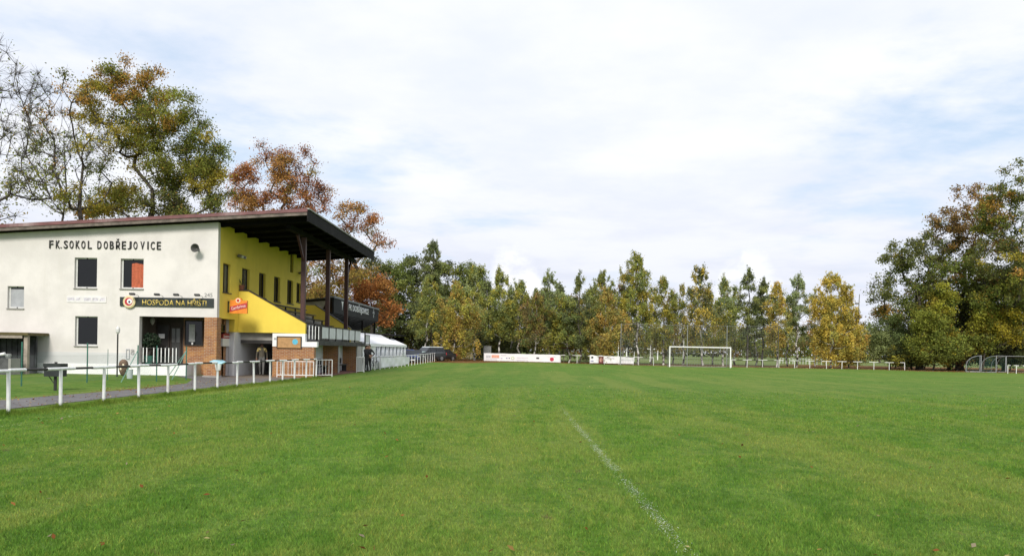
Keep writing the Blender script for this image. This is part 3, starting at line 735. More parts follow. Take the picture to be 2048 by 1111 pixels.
lp2 = [(-11.15+.006*(k*2.05), y0_+k*2.05) for k in range(25)]
rail_fence('pitch_rail_fence', 'long white rail fence running past the marquee to the parked cars', 'fence', 'rail fences of the pitch', lp2, r=.034, dark=False)
FY = 104.
lp3 = [(P(1463, 730, 99.5).x, 99.5), (P(1494, 730, 100.5).x, 100.5)]+[(P(1480+xx/5.556, 735, FY-k*.25).x, FY-k*.25) for k, xx in enumerate((78, 250, 432, 605, 775, 960, 1132, 1305, 1487, 1658, 1830))]
rail_fence('pitch_rail_fence', 'white and dark rail fence behind the goal reaching to the dark trees', 'fence', 'rail fences of the pitch', lp3, h=.95, r=.04)
lp4 = [(P(px, 725, 106.).x, 106.) for px in (1121, 1154, 1184)]
rail_fence('pitch_rail_fence', 'short white rail between the two advertising banners', 'fence', 'rail fences of the pitch', lp4, h=1.02, r=.04)
lp5 = [(P(px, 728, 103.5).x, 103.5) for px in (1240, 1277, 1307)]
rail_fence('pitch_rail_fence', 'short white rail between the shorter banner and the goal', 'fence', 'rail fences of the pitch', lp5, h=1.02, r=.04)
lp6 = [(P(px, 746, 92.).x, 92.) for px in (2015.5, 2032.5, 2050, 2068)]
rail_fence('pitch_rail_fence', 'short white rail in front of the small training goals', 'fence', 'rail fences of the pitch', lp6, h=.92, r=.04)
lp7 = [(P(px, 714, 126.).x, 126.) for px in (918, 926, 934, 942, 950)]
rail_fence('field_rail_fence', 'white rail among the birches beyond the parked cars', 'fence', 'rail fences of the far field', lp7, h=.95, r=.04, dark=False)
lp8 = [(P(px, 722, 158.-k*1.2).x, 158.-k*1.2) for k, px in enumerate((1560, 1566, 1572, 1579, 1586, 1600, 1606, 1612, 1618, 1634, 1643, 1652, 1660, 1671, 1678))]
rail_fence('field_rail_fence', 'far white posts and rail of the second pitch seen under the yellow birch', 'fence', 'rail fences of the far field', lp8, h=1.0, r=.045, white=.4)

# barrier panels by the clubhouse passage
def barrier(label, a, b, h=.86, n=9, z=.06):
    a, b = Vector(a), Vector(b); rt_ = empty('steel_barrier', a, label, 'barrier', 'white steel barriers at the passage')
    f_ = MB(); up = Vector((0, 0, 1))
    for z0_ in (z+.02, z+h): f_.tube([a+up*z0_, b+up*z0_], .022, 8)
    for p in (a, b): f_.tube([p+up*0, p+up*(z+h)], .022, 8)
    f_.build('frame', whitep, rt_)
    for k in range(1, n):
        p = a.lerp(b, k/n); MB().tube([p+up*(z+.02), p+up*(z+h)], .011, 6).build('bar', whitep, rt_)
barrier('white barred steel barrier standing across the front of the brick end wall', (P(554, 740, 41.8).x, 41.8, 0), (P(627, 745, 42.2).x, 42.2, 0), n=10, z=.12, h=.74)
barrier('white barred gate panel swung open beside the dugouts', (P(632, 745, 43.4).x, 43.4, 0), (P(664, 747, 44.4).x, 44.4, 0), n=5, z=.08)
barrier('white barred barrier before the two standing people', (P(713, 740, 52.5).x, 52.5, 0), (P(728, 740, 52.9).x, 52.9, 0), n=3, z=.08, h=.95)

# ------------------------------------------------------------------ goals, nets
def net(m_, a, b, c, e, nu, nv, r):
    """grid of cords on a bilinear patch a-b (bottom) c-e (top)"""
    a, b, c, e = map(Vector, (a, b, c, e))
    for i in range(nu+1):
        u = i/nu; m_.tube([a.lerp(b, u), c.lerp(e, u)], r, 3, cap=False)
    for j in range(nv+1):
        v = j/nv; m_.tube([a.lerp(c, v), b.lerp(e, v)], r, 3, cap=False)
netm = mat('net_cord', (.25, .26, .25), .8)
netd = mat('net_cord_dark', (.18, .19, .18), .8)
def goal(label, x0, x1, y, h, r=.06, depth=1.8, mt=whitep, group='goals', z=0., nets=True, cell=.30, rope=.010):
    rt_ = empty('football_goal', (x0, y, z), label, 'goal', group)
    for x in (x0, x1): MB().box(x-r, x+r, y-r, y+r, z-.05, z+h-.001).build('post', mt, rt_)
    MB().box(x0-r, x1+r, y-r, y+r, z+h, z+h+2*r).build('crossbar', mt, rt_)
    for x in (x0, x1): MB().tube([(x, y+r, z+h+r), (x, y+depth*.55, z+h), (x, y+depth, z+.05)], .022, 6).build('net_support', steel, rt_)
    MB().tube([(x0, y+depth, z+.05), (x1, y+depth, z+.05)], .022, 6).build('ground_bar', steel, rt_)
    if nets:
        m_ = MB(); k = int((x1-x0)/cell)
        net(m_, (x0, y+depth, z+.05), (x1, y+depth, z+.05), (x0, y+depth*.55, z+h), (x1, y+depth*.55, z+h), k, int(h/cell), rope)
        net(m_, (x0, y, z), (x0, y+depth, z), (x0, y, z+h), (x0, y+depth*.6, z+h), 5, int(h/cell), rope)
        net(m_, (x1, y, z), (x1, y+depth, z), (x1, y, z+h), (x1, y+depth*.6, z+h), 5, int(h/cell), rope)
        tag(m_.build('net', netm, rt_), kind='stuff')
gx0, gx1 = P(1339, 734, 96).x, P(1460.5, 736, 96).x
goal('large white football goal standing on the far end of the pitch', gx0, gx1, 96., 2.36, r=.062)
goal('white football goal of the second pitch seen beyond the birch trunks', P(1253, 718, 187).x, P(1315, 718, 187).x, 187., 2.44, r=.11, nets=False, z=.0)
# small rounded training goals
def training_goal(label, base, rz, wd=5., h=2.0, dp=1.5):
    rt_ = empty('training_goal', base, label, 'goal', 'small training goals by the dark trees', rz)
    al_ = mat('goal_alloy', (.30, .32, .33), .5, metal=.2)
    for x in (0, wd): MB().tube([(x, 0, 0), (x, 0, h)], .04, 8).build('post', al_, rt_, local=True)
    MB().tube([(0, 0, h), (wd, 0, h)], .035, 8).build('crossbar', al_, rt_, local=True)
    for x in (0, wd):
        arc = [(x, .02+dp*(sin(t*pi/2)), h-.02-(h*.55)*(1-cos(t*pi/2))) for t in (0, .2, .4, .6, .8, 1.)]+[(x, dp+.06, 0.03)]
        MB().tube(arc, .026, 8).build('side_arch', al_, rt_, local=True)
        MB().tube([(x, 0, .03), (x, dp+.06, .03)], .032, 8).build('side_bar', al_, rt_, local=True)
    MB().tube([(0, dp+.06, .03), (wd, dp+.06, .03)], .032, 8).build('ground_bar', al_, rt_, local=True)
    m_ = MB(); net(m_, (0, dp, .05), (wd, dp, .05), (0, dp*.7, h*.85), (wd, dp*.7, h*.85), 18, 7, .008)
    net(m_, (0, 0, .05), (0, dp, .05), (0, 0, h), (0, dp*.7, h*.85), 5, 7, .008)
    tag(m_.build('net', mat('green_net', (.05, .12, .09), .8), rt_, local=True), kind='stuff')
gp = lambda px, Y: P(px, 742, Y)
def ground_at(px, Y): q = P(px, 742, Y); return (q.x, Y, float(gz(q.x, Y)))
training_goal('first small training goal seen side on at the edge of the leaf litter', ground_at(1962, 96.5), rad(62))
training_goal('small training goal with tall rounded arches nested behind the first', ground_at(1992, 95.5), rad(48))
training_goal('small training goal standing farthest back under the dark trees', ground_at(2012, 99.5), rad(8), wd=5.)
# ball-stop net behind the goal
bx0, bx1, by_ = P(1241, 730, 103).x, P(1556, 730, 103).x, 103.
bsn = empty('ball_stop_net', (bx0, by_, 0), 'tall grey ball stop net on poles behind the large goal', 'net')
for px, mm in ((1241, steel), (1374, steel), (1453, steel), (1556, mat('dark_steel', (.06, .06, .055), .6))):
    x = P(px, 730, by_).x; MB().tube([(x, by_, 0), (x, by_, 5.35)], .045, 8).build('pole', mm, bsn)
for z in (.1, 5.33): MB().tube([(bx0, by_, z), ((bx0+bx1)/2, by_, z-.12*(z > 1)), (bx1, by_, z)], .012, 4).build('tension_wire', steel, bsn)
m_ = MB()
for i in range(4):
    u0, u1 = bx0+(bx1-bx0)*i/4, bx0+(bx1-bx0)*(i+1)/4
    net(m_, (u0, by_, .1), (u1, by_, .1), (u0, by_, 5.3), (u1, by_, 5.3), 24, 25, .005)
tag(m_.build('netting', netd, bsn), kind='stuff')
# second pitch: poles with a dark rope
for px, y0, y1, Y, lab in ((1236, 668, 712, 150., 'thin white pole of the far net, standing first beside the birch with amber leaves'), (1268, 666, 712, 150., 'tall thin white pole rising through the far white goal'),
                      (1300, 669, 715, 150., 'thin white pole by the far goal next to the spotted birch trunk'), (1366, 669, 719, 150., 'thin white pole seen inside the large goal, left of its middle')):
    b_, t_ = P(px, y1+6, Y), P(px, y0, Y); m_ = MB().tube([(b_.x, Y, 0), (b_.x+.12, Y, t_.z)], .07, 8); m_.lathe([(.13, -.05), (.13, .12)], (b_.x, Y, 0), 10)
    m_.tube([(b_.x-.4, Y, t_.z-.05), (b_.x+.4, Y, t_.z-.05)], .03, 6)
    tag(m_.build('net_pole', whitep), lab, 'pole', 'white poles of the far field')
a, b = P(1230, 693.5, 150), P(1300, 694, 150)
tag(MB().tube([(a.x, 150, a.z), ((a.x+b.x)/2, 150, a.z-.06), (b.x, 150, b.z)], .05, 6).tube([(a.x, 150, a.z-.4), (a.x, 150, a.z)], .04, 6).build('net_rope', blackp), 'dark rope stretched between the thin far poles', 'rope')
# lamp mast at right
b_, t_ = P(1712, 720, 165), P(1719, 588, 165)
ms = empty('lamp_mast', (b_.x, 165, 0), 'slender tall lamp mast in the sky gap beside the yellow birch', 'mast')
MB().tube([(b_.x, 165, 0), (t_.x, 165, t_.z)], [.16, .08], 8).build('pole', mat('mast_grey', (.16, .16, .16), .6), ms)
MB().box(t_.x-.8, t_.x-.05, 164.8, 165.2, t_.z-2.1, t_.z-1.75).build('lamp_head', mat('mast_grey', (.16, .16, .16)), ms)
# rusty frame behind the long banner and grey cabinet
q0, q1, q2 = P(1071, 712, 110), P(1088, 712, 110), P(1145, 712, 110)
fr = empty('rusty_frame', (q0.x, 110, .1), 'rusty goal-like pipe frame standing behind the long banner', 'frame')
zt = P(1088, 695, 110).z
for x in (q0.x, q1.x, q2.x-1.2): MB().tube([(x, 110, 0), (x, 110, zt)], .05, 8).build('post', mat('grey_rust', (.26, .22, .18), .7, var=.3), fr)
MB().tube([(q0.x, 110, zt), (q1.x, 110, zt+.02)], .05, 8).build('crossbar', mat('grey_rust', (.3, .25, .2)), fr)
MB().tube([(q1.x-.4, 110.1, zt+.12), (q2.x, 110.1, zt+.02)], .06, 8).build('crossbar', mat('rust', (.22, .075, .03), .8, var=.3), fr)
a = rect(967, 692, 982, 714, 109.); cb = empty('utility_cabinet', (a[0], 109, .15), 'grey sheet metal cabinet peeping over the long banner', 'cabinet')
MB().box(a[0], a[1], 109, 109.7, .1, a[3]).build('body', mat('cabinet_grey', (.23, .24, .23), .6, var=.15), cb)
MB().box(a[0]-.05, a[1]+.05, 108.95, 109.75, a[3]+.001, a[3]+.08).build('lid', mat('cabinet_lid', (.17, .18, .17), .6), cb)
MB().box(a[1]-.2, a[1]-.16, 108.97, 108.999, a[3]-.7, a[3]-.5).build('handle', blackp, cb)

# ------------------------------------------------------------------ banners
bannerm = mat('banner_white', (.78, .77, .78), .6, var=.05, scale=1.5, bump=.25, bscale=1.5)
def banner(label, px0, py0, px1, py1, Yb, wav=.02, nseg=10):
    """hung sheet with soft waves; corners given by left and right top/bottom"""
    a0, a1 = P(px0[0], px0[1], Yb), P(px0[0], px0[2], Yb); b0, b1 = P(px1[0], px1[1], Yb), P(px1[0], px1[2], Yb)
    rt_ = empty('advertising_banner', (a0.x, Yb, a1.z), label, 'banner', 'advertising banners at the far fence')
    m_ = MB(); N, M = nseg*4, 5; vs = []; fs_ = []
    for y_off in (0., .012):
        for i in range(N+1):
            u = i/N
            for j in range(M+1):
                v = j/M; t_ = a0.lerp(b0, u); bo = a1.lerp(b1, u); p = bo.lerp(t_, v)
                vs.append((p.x, Yb+y_off+wav*sin(u*37+v*2)*sin(v*2.6+u*9), p.z+wav*.6*sin(u*nseg*6.28/2)*(v > .5)))
    K = (N+1)*(M+1)
    for k in (0, K):
        for i in range(N):
            for j in range(M): q = k+i*(M+1)+j; fs_.append((q, q+M+1, q+M+2, q+1))
    m_.add(vs, fs_); m_.build('sheet', bannerm, rt_, smooth=True)
    n = max(2, round((b0.x-a0.x)/2.05))
    for i in range(n+1):
        x = a0.x+(b0.x-a0.x)*(i+.03)/(n+.06); zb = float(gz(x, Yb)); MB().tube([(x, Yb+.06, zb-.05), (x, Yb+.06, min(a0.z, b0.z)-.03)], .04, 6).build('post', whitep, rt_)
    return rt_
YB1 = 105.5
def mk_banner(label, x0, t0, c0, x1, t1, c1, Yb, wav): return banner(label, (x0, t0, c0), 0, (x1, t1, c1), 0, Yb, wav)
b1 = mk_banner('long white advertising banner with a red apple print on the far fence', 968, 705.5, 720.5, 1120, 709, 724, YB1, .015)
def print_on(bn_, px0, py0, px1, py1, Yb, nm, m_, shape='box', dy=.03):
    a = rect(px0, py0, px1, py1, Yb-dy)
    if shape == 'box': return MB().box(a[0], a[1], Yb-dy-.004, Yb-dy, a[2], a[3]).build(nm, m_, bn_)
    cx, cz, rx_, rz_ = (a[0]+a[1])/2, (a[2]+a[3])/2, (a[1]-a[0])/2, (a[3]-a[2])/2
    k = 20; pts = []
    for i in range(k):
        t = 2*pi*i/k; r_ = 1.
        if shape == 'apple': r_ = 1-.22*max(0, sin(t))**9-.10*max(0, -sin(t))**9
        pts.append((cx+rx_*r_*cos(t), cz+rz_*r_*sin(t)))
    return MB().prism(pts, 'y', Yb-dy-.004, Yb-dy).build(nm, m_, bn_)
bgrey = mat('print_grey', (.55, .55, .58), .6, var=.25, scale=7); bsal = mat('print_salmon', (.75, .36, .25), .6, var=.15, scale=6); bpale = mat('print_pale', (.66, .62, .68), .6, var=.15, scale=8)
S = 2048/170
def bp_(x): return 960+x/12.047
def bq_(y): return 690+y/12.047
for nm, x0, y0, x1, y1, m_, sh in (('grey_lettering', 150, 238, 262, 292, bgrey, 'box'), ('salmon_block', 280, 232, 462, 300, bsal, 'box'), ('small_print', 140, 325, 410, 340, bpale, 'box'),
        ('small_print', 500, 228, 625, 244, bpale, 'box'), ('small_print', 500, 305, 540, 320, mat('print_violet', (.42, .36, .60), .6), 'box'), ('blue_mark', 628, 300, 660, 318, mat('print_blue', (.10, .10, .35), .6), 'box'), ('dark_mark', 692, 298, 720, 318, mat('print_navy', (.08, .08, .16), .6), 'box'),
        ('green_ring', 748, 272, 828, 348, mat('print_olive', (.45, .50, .22), .6), 'round'), ('ring_centre', 762, 286, 814, 336, bannerm, 'round'), ('ring_mark', 770, 302, 806, 318, mat('print_olive', (.45, .50, .22)), 'box'),
        ('small_print', 890, 290, 1160, 306, bpale, 'box'), ('small_print', 880, 350, 1160, 366, bpale, 'box'),
        ('black_mark', 1355, 290, 1425, 324, blackp, 'box'), ('apple_print', 1684, 282, 1780, 384, mat('print_apple', (.55, .03, .07), .5, var=.4, scale=3), 'apple'), ('small_print', 1650, 262, 1690, 276, bpale, 'box'), ('small_print', 1760, 262, 1825, 276, bpale, 'box')):
    print_on(b1, bp_(x0), bq_(y0), bp_(x1), bq_(y1), YB1, nm, m_, sh, dy=.03 if nm not in ('ring_centre',) else .036)
YB2 = 104.
b2 = mk_banner('shorter creased white banner with a dark red stripe on the far fence', 1179.5, 709.5, 725, 1267.5, 713.5, 727, YB2, .05)
def cp_(x): return 1160+x/5.689
def cq_(y): return 620+y/5.689
print_on(b2, cp_(212), cq_(525), cp_(268), cq_(602), YB2, 'dark_red_stripe', mat('print_maroon', (.14, .03, .03), .6, var=.5, scale=6), 'box', .09)
print_on(b2, cp_(222), cq_(540), cp_(255), cq_(588), YB2, 'stripe_figure', mat('print_rose', (.55, .28, .25), .6), 'round', .095)
print_on(b2, cp_(128), cq_(525), cp_(152), cq_(543), YB2, 'black_mark', blackp, 'box', .09)
print_on(b2, cp_(120), cq_(572), cp_(155), cq_(578), YB2, 'small_print', mat('print_blue', (.1, .1, .35)), 'box', .09)
print_on(b2, cp_(285), cq_(540), cp_(390), cq_(546), YB2, 'small_print', bpale, 'box', .09)

# ------------------------------------------------------------------ second stand with the black sign
XS = -14.0
s0, s1 = PX(668, 600, XS).y, PX(757, 615, XS).y
st = empty('covered_stand', (XS, s0, 0), 'black fronted covered stand with white club lettering behind the yellow terrace', 'stand')
zt0, zb0 = PX(668, 595, XS).z, PX(668, 625, XS).z
MB().box(XS-.12, XS, s0, s1, zb0, zt0).build('fascia', mat('stand_black', (.011, .012, .014), .75, var=.3, scale=1.5, spec=.25), st)
MB().box(XS-.3, XS+.06, s0-.1, s1+.1, zt0+.002, zt0+.14).build('roof_edge', mat('stand_edge', (.16, .17, .185), .55, var=.3, scale=2), st)
ribm = mat('rib_black', (.011, .011, .012), .8, var=.3, spec=.2)
n = 12
for k in range(n):
    y = s0+(s1-s0)*(k+.02)/n; y1_ = s0+(s1-s0)*(k+.9)/n
    m_ = MB(); m_.add([(XS-.02, y, zb0-.01), (XS-.02, y1_, zb0-.01), (XS-3.2, y1_-1.0, 2.5), (XS-3.2, y-1.0, 2.5), (XS-.08, y, zb0+.10), (XS-.08, y1_, zb0+.10), (XS-3.3, y1_-1.0, 2.6), (XS-3.3, y-1.0, 2.6)],
              [(0, 1, 2, 3), (7, 6, 5, 4), (0, 4, 5, 1), (1, 5, 6, 2), (2, 6, 7, 3), (3, 7, 4, 0)]); m_.build('soffit_board', ribm, st)
MB().add([(XS-.2, s0, zt0+.06), (XS-.2, s1, zt0+.06), (XS-6, s1, zt0-.55), (XS-6, s0, zt0-.55), (XS-.2, s0, zt0-.02), (XS-.2, s1, zt0-.02), (XS-6, s1, zt0-.65), (XS-6, s0, zt0-.65)],
         [(0, 1, 2, 3), (7, 6, 5, 4), (0, 4, 5, 1), (1, 5, 6, 2), (2, 6, 7, 3), (3, 7, 4, 0)]).build('roof', mat('roof_moss', (.06, .065, .05), .9, var=.4), st)
MB().prism([(XS-5.8, 0), (XS-3.2, 0), (XS-3.2, 2.45), (XS-1.2, zb0-.2), (XS-.5, zt0-.2), (XS-5.8, zt0-.7)], 'y', s0+.15, s0+.35).build('side_wall', mat('beige_board', (.30, .27, .22), .85, var=.15), st)
MB().box(XS-3.45, XS-3.3, s0+.35, s1, 0, 2.5).build('back_wall', roofdark, st)
for y in np.linspace(s0+.4, s1-.4, 4): MB().box(XS-.35, XS-.2, y-.07, y+.07, 0, zb0).build('post', roofdark, st)
c = PX(716, 618.5, XS); t0y, t1y = PX(697.5, 614, XS).y, PX(737, 622, XS).y
text('FK DOBŘEJOVICE', mat('sign_white', (.62, .63, .64), .5), st, (XS+.002, (t0y+t1y)/2, PX(716, 618, XS).z), '+x', height=.80, width=(t1y-t0y), extrude=.02, offset=.014)
q = rx(682.5, 602.5, 686.5, 620, XS)
MB().prism([(q[0], q[3]), (q[1], q[3]), ((q[0]*.35+q[1]*.65), (q[2]+q[3])/2), ((q[0]+q[1])/2, q[2]), ((q[0]*.6+q[1]*.4), (q[2]+q[3])/2)], 'x', XS+.002, XS+.02).build('pennant_mark', mat('sign_white', (.6, .6, .6)), st)
c = PX(747, 625, XS)
em = MB().prism([(c.y-.5, c.z-.1), (c.y+.5, c.z-.1), (c.y+.25, c.z+.15), (c.y-.25, c.z+.15)], 'x', XS+.002, XS+.018).build('bell_mark', mat('sign_dim', (.25, .26, .27), .5), st)
MB().box(XS+.002, XS+.018, c.y-.1, c.y+.1, c.z+.18, c.z+.42).box(XS+.002, XS+.018, c.y-.15, c.y+.15, c.z-.45, c.z-.15).build('emblem_mark', mat('sign_dim', (.25, .26, .27)), st)
# dark open shelter behind the marquee
s2 = empty('dark_shelter', (-17.5, 80, 0), 'low dark flat roofed shelter behind the marquee', 'shelter')
zz = P(790, 669, 82.).z
MB().add([(-17.6, 77, zz-.05), (-12.9, 77, zz-.25), (-12.9, 86, zz-.1), (-17.6, 86, zz+.1), (-17.6, 77, zz+.1), (-12.9, 77, zz-.1), (-12.9, 86, zz+.05), (-17.6, 86, zz+.25)], [(3, 2, 1, 0), (4, 5, 6, 7), (0, 1, 5, 4), (1, 2, 6, 5), (2, 3, 7, 6), (3, 0, 4, 7)]).build('roof', roofdark, s2)
for x, y in ((-17.3, 77.4), (-13.2, 77.4), (-17.3, 85.6), (-13.2, 85.6)): MB().box(x-.06, x+.06, y-.06, y+.06, 0, zz-.25).build('post', roofdark, s2)
MB().box(-17.5, -13.1, 85.7, 85.8, 0, zz-.2).build('back_wall', roofdark, s2)

# ------------------------------------------------------------------ marquee
tx0, tx1, tx2, tya, tyb = -11.85, -14.0, -16.15, 58.0, 78.8
ze, zr = 2.02, 2.92
mq = empty('marquee', (tx0, tya, 0), 'long white party marquee with clear side windows beside the pitch', 'marquee')
def rumple(p0, p1, p2, p3, nu, nv, amp, seed):
    """cloth patch with soft creases"""
    r_ = np.random.default_rng(seed); m_ = MB(); vs = []; nrm = (Vector(p1)-Vector(p0)).cross(Vector(p3)-Vector(p0)).normalized()
    ph = r_.uniform(0, 6, 6)
    for i in range(nu+1):
        for j in range(nv+1):
            u, v = i/nu, j/nv; p = Vector(p0).lerp(Vector(p1), u).lerp(Vector(p3).lerp(Vector(p2), u), v)
            w_ = amp*(sin(u*nu*.9+ph[0])*sin(v*3+ph[1])+.6*sin(u*nu*.37+v*4+ph[2]))*(4*v*(1-v)+.1)
            vs.append(p+nrm*w_)
    m_.add(vs, [(i*(nv+1)+j, (i+1)*(nv+1)+j, (i+1)*(nv+1)+j+1, i*(nv+1)+j+1) for i in range(nu) for j in range(nv)])
    return m_
rumple((tx0+.1, tya-.1, ze-.05), (tx0+.1, tyb+.1, ze-.05), (tx1, tyb+.1, zr), (tx1, tya-.1, zr), 40, 6, .035, 1).build('roof_front', tentm, mq, smooth=True)
rumple((tx1, tya-.1, zr), (tx1, tyb+.1, zr), (tx2-.1, tyb+.1, ze), (tx2-.1, tya-.1, ze), 30, 5, .03, 2).build('roof_back', tentm, mq, smooth=True)
rumple((tx0+.12, tya-.1, ze-.25), (tx0+.12, tyb+.1, ze-.25), (tx0+.11, tyb+.1, ze-.04), (tx0+.11, tya-.1, ze-.04), 50, 3, .02, 3).build('valance', tentm, mq, smooth=True)
for y in (tya, tyb): MB().prism([(tx2, 0), (tx0, 0), (tx0, ze), (tx1, zr), (tx2, ze)], 'y', y-.01, y+.01).build('end_wall', tentm, mq)
rumple((tx2, tya, 0), (tx2, tyb, 0), (tx2, tyb, ze), (tx2, tya, ze), 20, 3, .03, 5).build('back_wall', tentm, mq)
edges = [tya, 62.8, 66.8, 70.8, 74.8, tyb]
clear = mat('clear_sheet', (.20, .23, .27), .12, var=.6, scale=1.2, spec=.8)
for i in range(5):
    y0, y1 = edges[i], edges[i+1]
    wl = rumple((tx0, y0+.02, 0), (tx0, y1-.02, 0), (tx0, y1-.02, .86), (tx0, y0+.02, .86), 12, 4, .03, 10+i).build('side_wall', tentm, mq, smooth=True)
    if i == 0:
        rumple((tx0, y0+.02, .86), (tx0, y1-.02, .86), (tx0, y1-.02, ze), (tx0, y0+.02, ze), 10, 4, .03, 30).build('side_wall', tentm, mq, smooth=True); continue
    k = 2
    for j in range(k):
        a_, b_ = y0+(y1-y0)*j/k+.12, y0+(y1-y0)*(j+1)/k-.12
        rumple((tx0-.005, a_, .87), (tx0-.005, b_, .87), (tx0-.005, b_, ze-.2), (tx0-.005, a_, ze-.2), 8, 5, .035, 50+i*3+j).build('window_pane', clear, mq, smooth=True)
        MB().box(tx0-.02, tx0+.02, b_+.001, b_+.23, .87, ze-.2).build('window_strip', tentm, mq)
        for u in (.25, .6):
            yy = a_+(b_-a_)*u; MB().tube([(tx0+.045, yy, .88), (tx0+.05, yy+.1, 1.3), (tx0+.045, yy+.35, ze-.22)], [.05, .10, .03], 6).build('tied_curtain', tentm, mq)
    MB().box(tx0-.02, tx0+.025, y0-.08, y0+.11, .87, ze-.2).build('window_strip', tentm, mq)
for y in edges:
    MB().tube([(tx0-.05, y, 0), (tx0-.05, y, ze)], .03, 6).build('pole', steel, mq)
for (a_, b_), lab in zip(((60.9, 66.8), (67.2, 75.6)), ('grey white sheet hung on the rail in front of the marquee, behind the bicycle', 'white sheet hung on the rail along the far half of the marquee')):
    xs_ = -11.04
    tag(rumple((xs_+.02, a_, .12), (xs_+.05, b_, .22), (xs_+.07, b_, .86), (xs_+.02, a_, .90), 20, 4, .04, int(a_)).build('hung_sheet', tentm, smooth=True), lab, 'sheet', 'sheets hung on the rail')

# ------------------------------------------------------------------ lawn in front of the gable: shed, wire fence, odds and ends
sh_y = 38.0
a = rect(-60, 664, 62, 674, sh_y); zb_ = P(20, 664, sh_y).z
sh = empty('lean_to_shed', (a[0], sh_y, .1), 'dark open lean-to shed with brown roof edge against the cream wall', 'shed')
MB().box(a[0]-2, P(62, 668, sh_y).x, sh_y-.25, GY-.05, zb_-.13, zb_).build('roof', mat('shed_roof_brown', (.11, .085, .03), .85, var=.3), sh)
xp = P(53.5, 700, sh_y).x
MB().box(xp-.09, xp+.09, sh_y-.1, sh_y+.08, 0, zb_-.13).build('post', mat('weathered_post', (.33, .28, .23), .85, var=.25, scale=5, bump=.4), sh)
MB().box(a[0]-2, xp-.1, sh_y-.22, sh_y-.17, zb_-.28, zb_-.131).build('fascia_board', mat('weathered_post', (.33, .28, .23)), sh)
MB().box(a[0]-2, xp-.1, GY-.6, GY-.5, 0, zb_-.15).build('back_wall', mat('shed_dark', (.03, .03, .035), .8, var=.5, scale=3), sh)
for k in range(7):
    x = xp-.3-k*.28; MB().box(x-.12, x+.12, GY-.64, GY-.601, .1, zb_-.2).build('plank', mat('shed_plank', (.035, .034, .04), .8, var=.5, scale=4), sh)
a = rect(-6, 716, 27, 738, 37.); gr = empty('brick_grill', ((a[0]+a[1])/2, 37, .1), 'grey masonry garden grill with a white grate standing in the lean-to shed', 'grill')
MB().box(a[0], a[1]-.12, 36.8, 37.5, .05, a[3]).build('body', mat('grill_grey', (.09, .088, .09), .9, var=.3, scale=4, bump=.4), gr)
MB().box(a[1]-.119, a[1], 36.8, 37.5, .05, a[3]).build('side_slab', concrete, gr)
MB().tube([(a[0]-.1, 36.9, a[3]+.12), (a[1]-.35, 36.9, a[3]+.22)], [.05, .07], 8).build('pipe', white_trim, gr)
MB().lathe([(.10, 0), (.13, .1), (.13, .2), (.06, .22)], (a[1]-.25, 37, a[3]), 12).build('pot', steel, gr)
# box barbecue on a post
c = P(111, 745, 26.5); a = rect(95, 725, 127, 752, 26.5)
bb = empty('barbecue_box', (c.x, 26.5, .1), 'black lidded box barbecue on a single leg on the lawn', 'barbecue')
MB().box(a[0], a[1], 26.3, 26.7, a[2], a[3]-.14).build('tub', mat('grill_black', (.018, .022, .022), .5, var=.3), bb)
MB().box(a[0]-.02, a[1]+.02, 26.28, 26.72, a[3]-.139, a[3]-.02).build('lid', mat('grill_black', (.018, .022, .022)), bb)
MB().box(c.x-.03, c.x+.05, 26.48, 26.52, a[3]-.019, a[3]+.03).build('handle', blackp, bb)
MB().tube([(c.x, 26.5, .02), (c.x, 26.5, a[2])], .05, 8).build('leg', blackp, bb)
MB().tube([(c.x-.22, 26.5, a[2]), (c.x, 26.5, .22)], .015, 6).build('strut', blackp, bb)
# green wire fence
gpost = [(43, 27.6), (174, 31.0), (215, 33.2), (275, 32.6), (313, 34.0), (372, 36.2)]
pts = [Vector((P(px, 760, Y).x, Y, 0)) for px, Y in gpost]
for p in pts: p.z = float(gz(p.x, p.y))
pts.insert(0, pts[0]+(pts[0]-pts[1])*.9)
wf = empty('wire_fence', pts[1], 'thin green wire mesh fence with slanting stays on the lawn before the gable', 'fence')
for i, p in enumerate(pts):
    h_ = 1.55 if i != 3 else 1.3
    MB().tube([p-Vector((0, 0, .05)), p+Vector((0, 0, h_))], .024 if i != 3 else .012, 6).build('post', greenp, wf)
for i, (dx_, dy_) in ((4, (-.55, -.3)), (6, (-.5, -.4)), (6, (-1.0, .1))):
    p = pts[i]; MB().tube([p+Vector((0, 0, 1.35)), p+Vector((dx_, dy_, -.02))], .018, 6).build('stay', mat('pale_green_paint', (.16, .30, .25), .5), wf)
m_ = MB()
for i in range(len(pts)-1):
    p, q = pts[i], pts[i+1]; n = int((q-p).length/.10); up = Vector((0, 0, 1))
    for k in range(-10, n+1):
        for s_ in (0, 1):
            u0, u1 = k/n, (k+10)/n; z0_, z1_ = (.05, 1.05) if s_ == 0 else (1.05, .05)
            c0, c1 = max(u0, 0), min(u1, 1)
            if c1-c0 < .001: continue
            za = z0_+(z1_-z0_)*(c0-u0)/(u1-u0); zb2 = z0_+(z1_-z0_)*(c1-u0)/(u1-u0)
            m_.tube([p.lerp(q, c0)+up*za, p.lerp(q, c1)+up*zb2], .0014, 3, cap=False)
    m_.tube([p+up*1.06, q+up*1.06], .003, 3, cap=False)
tag(m_.build('wire_mesh', mat('green_wire', (.10, .16, .14), .5), wf), kind='stuff')
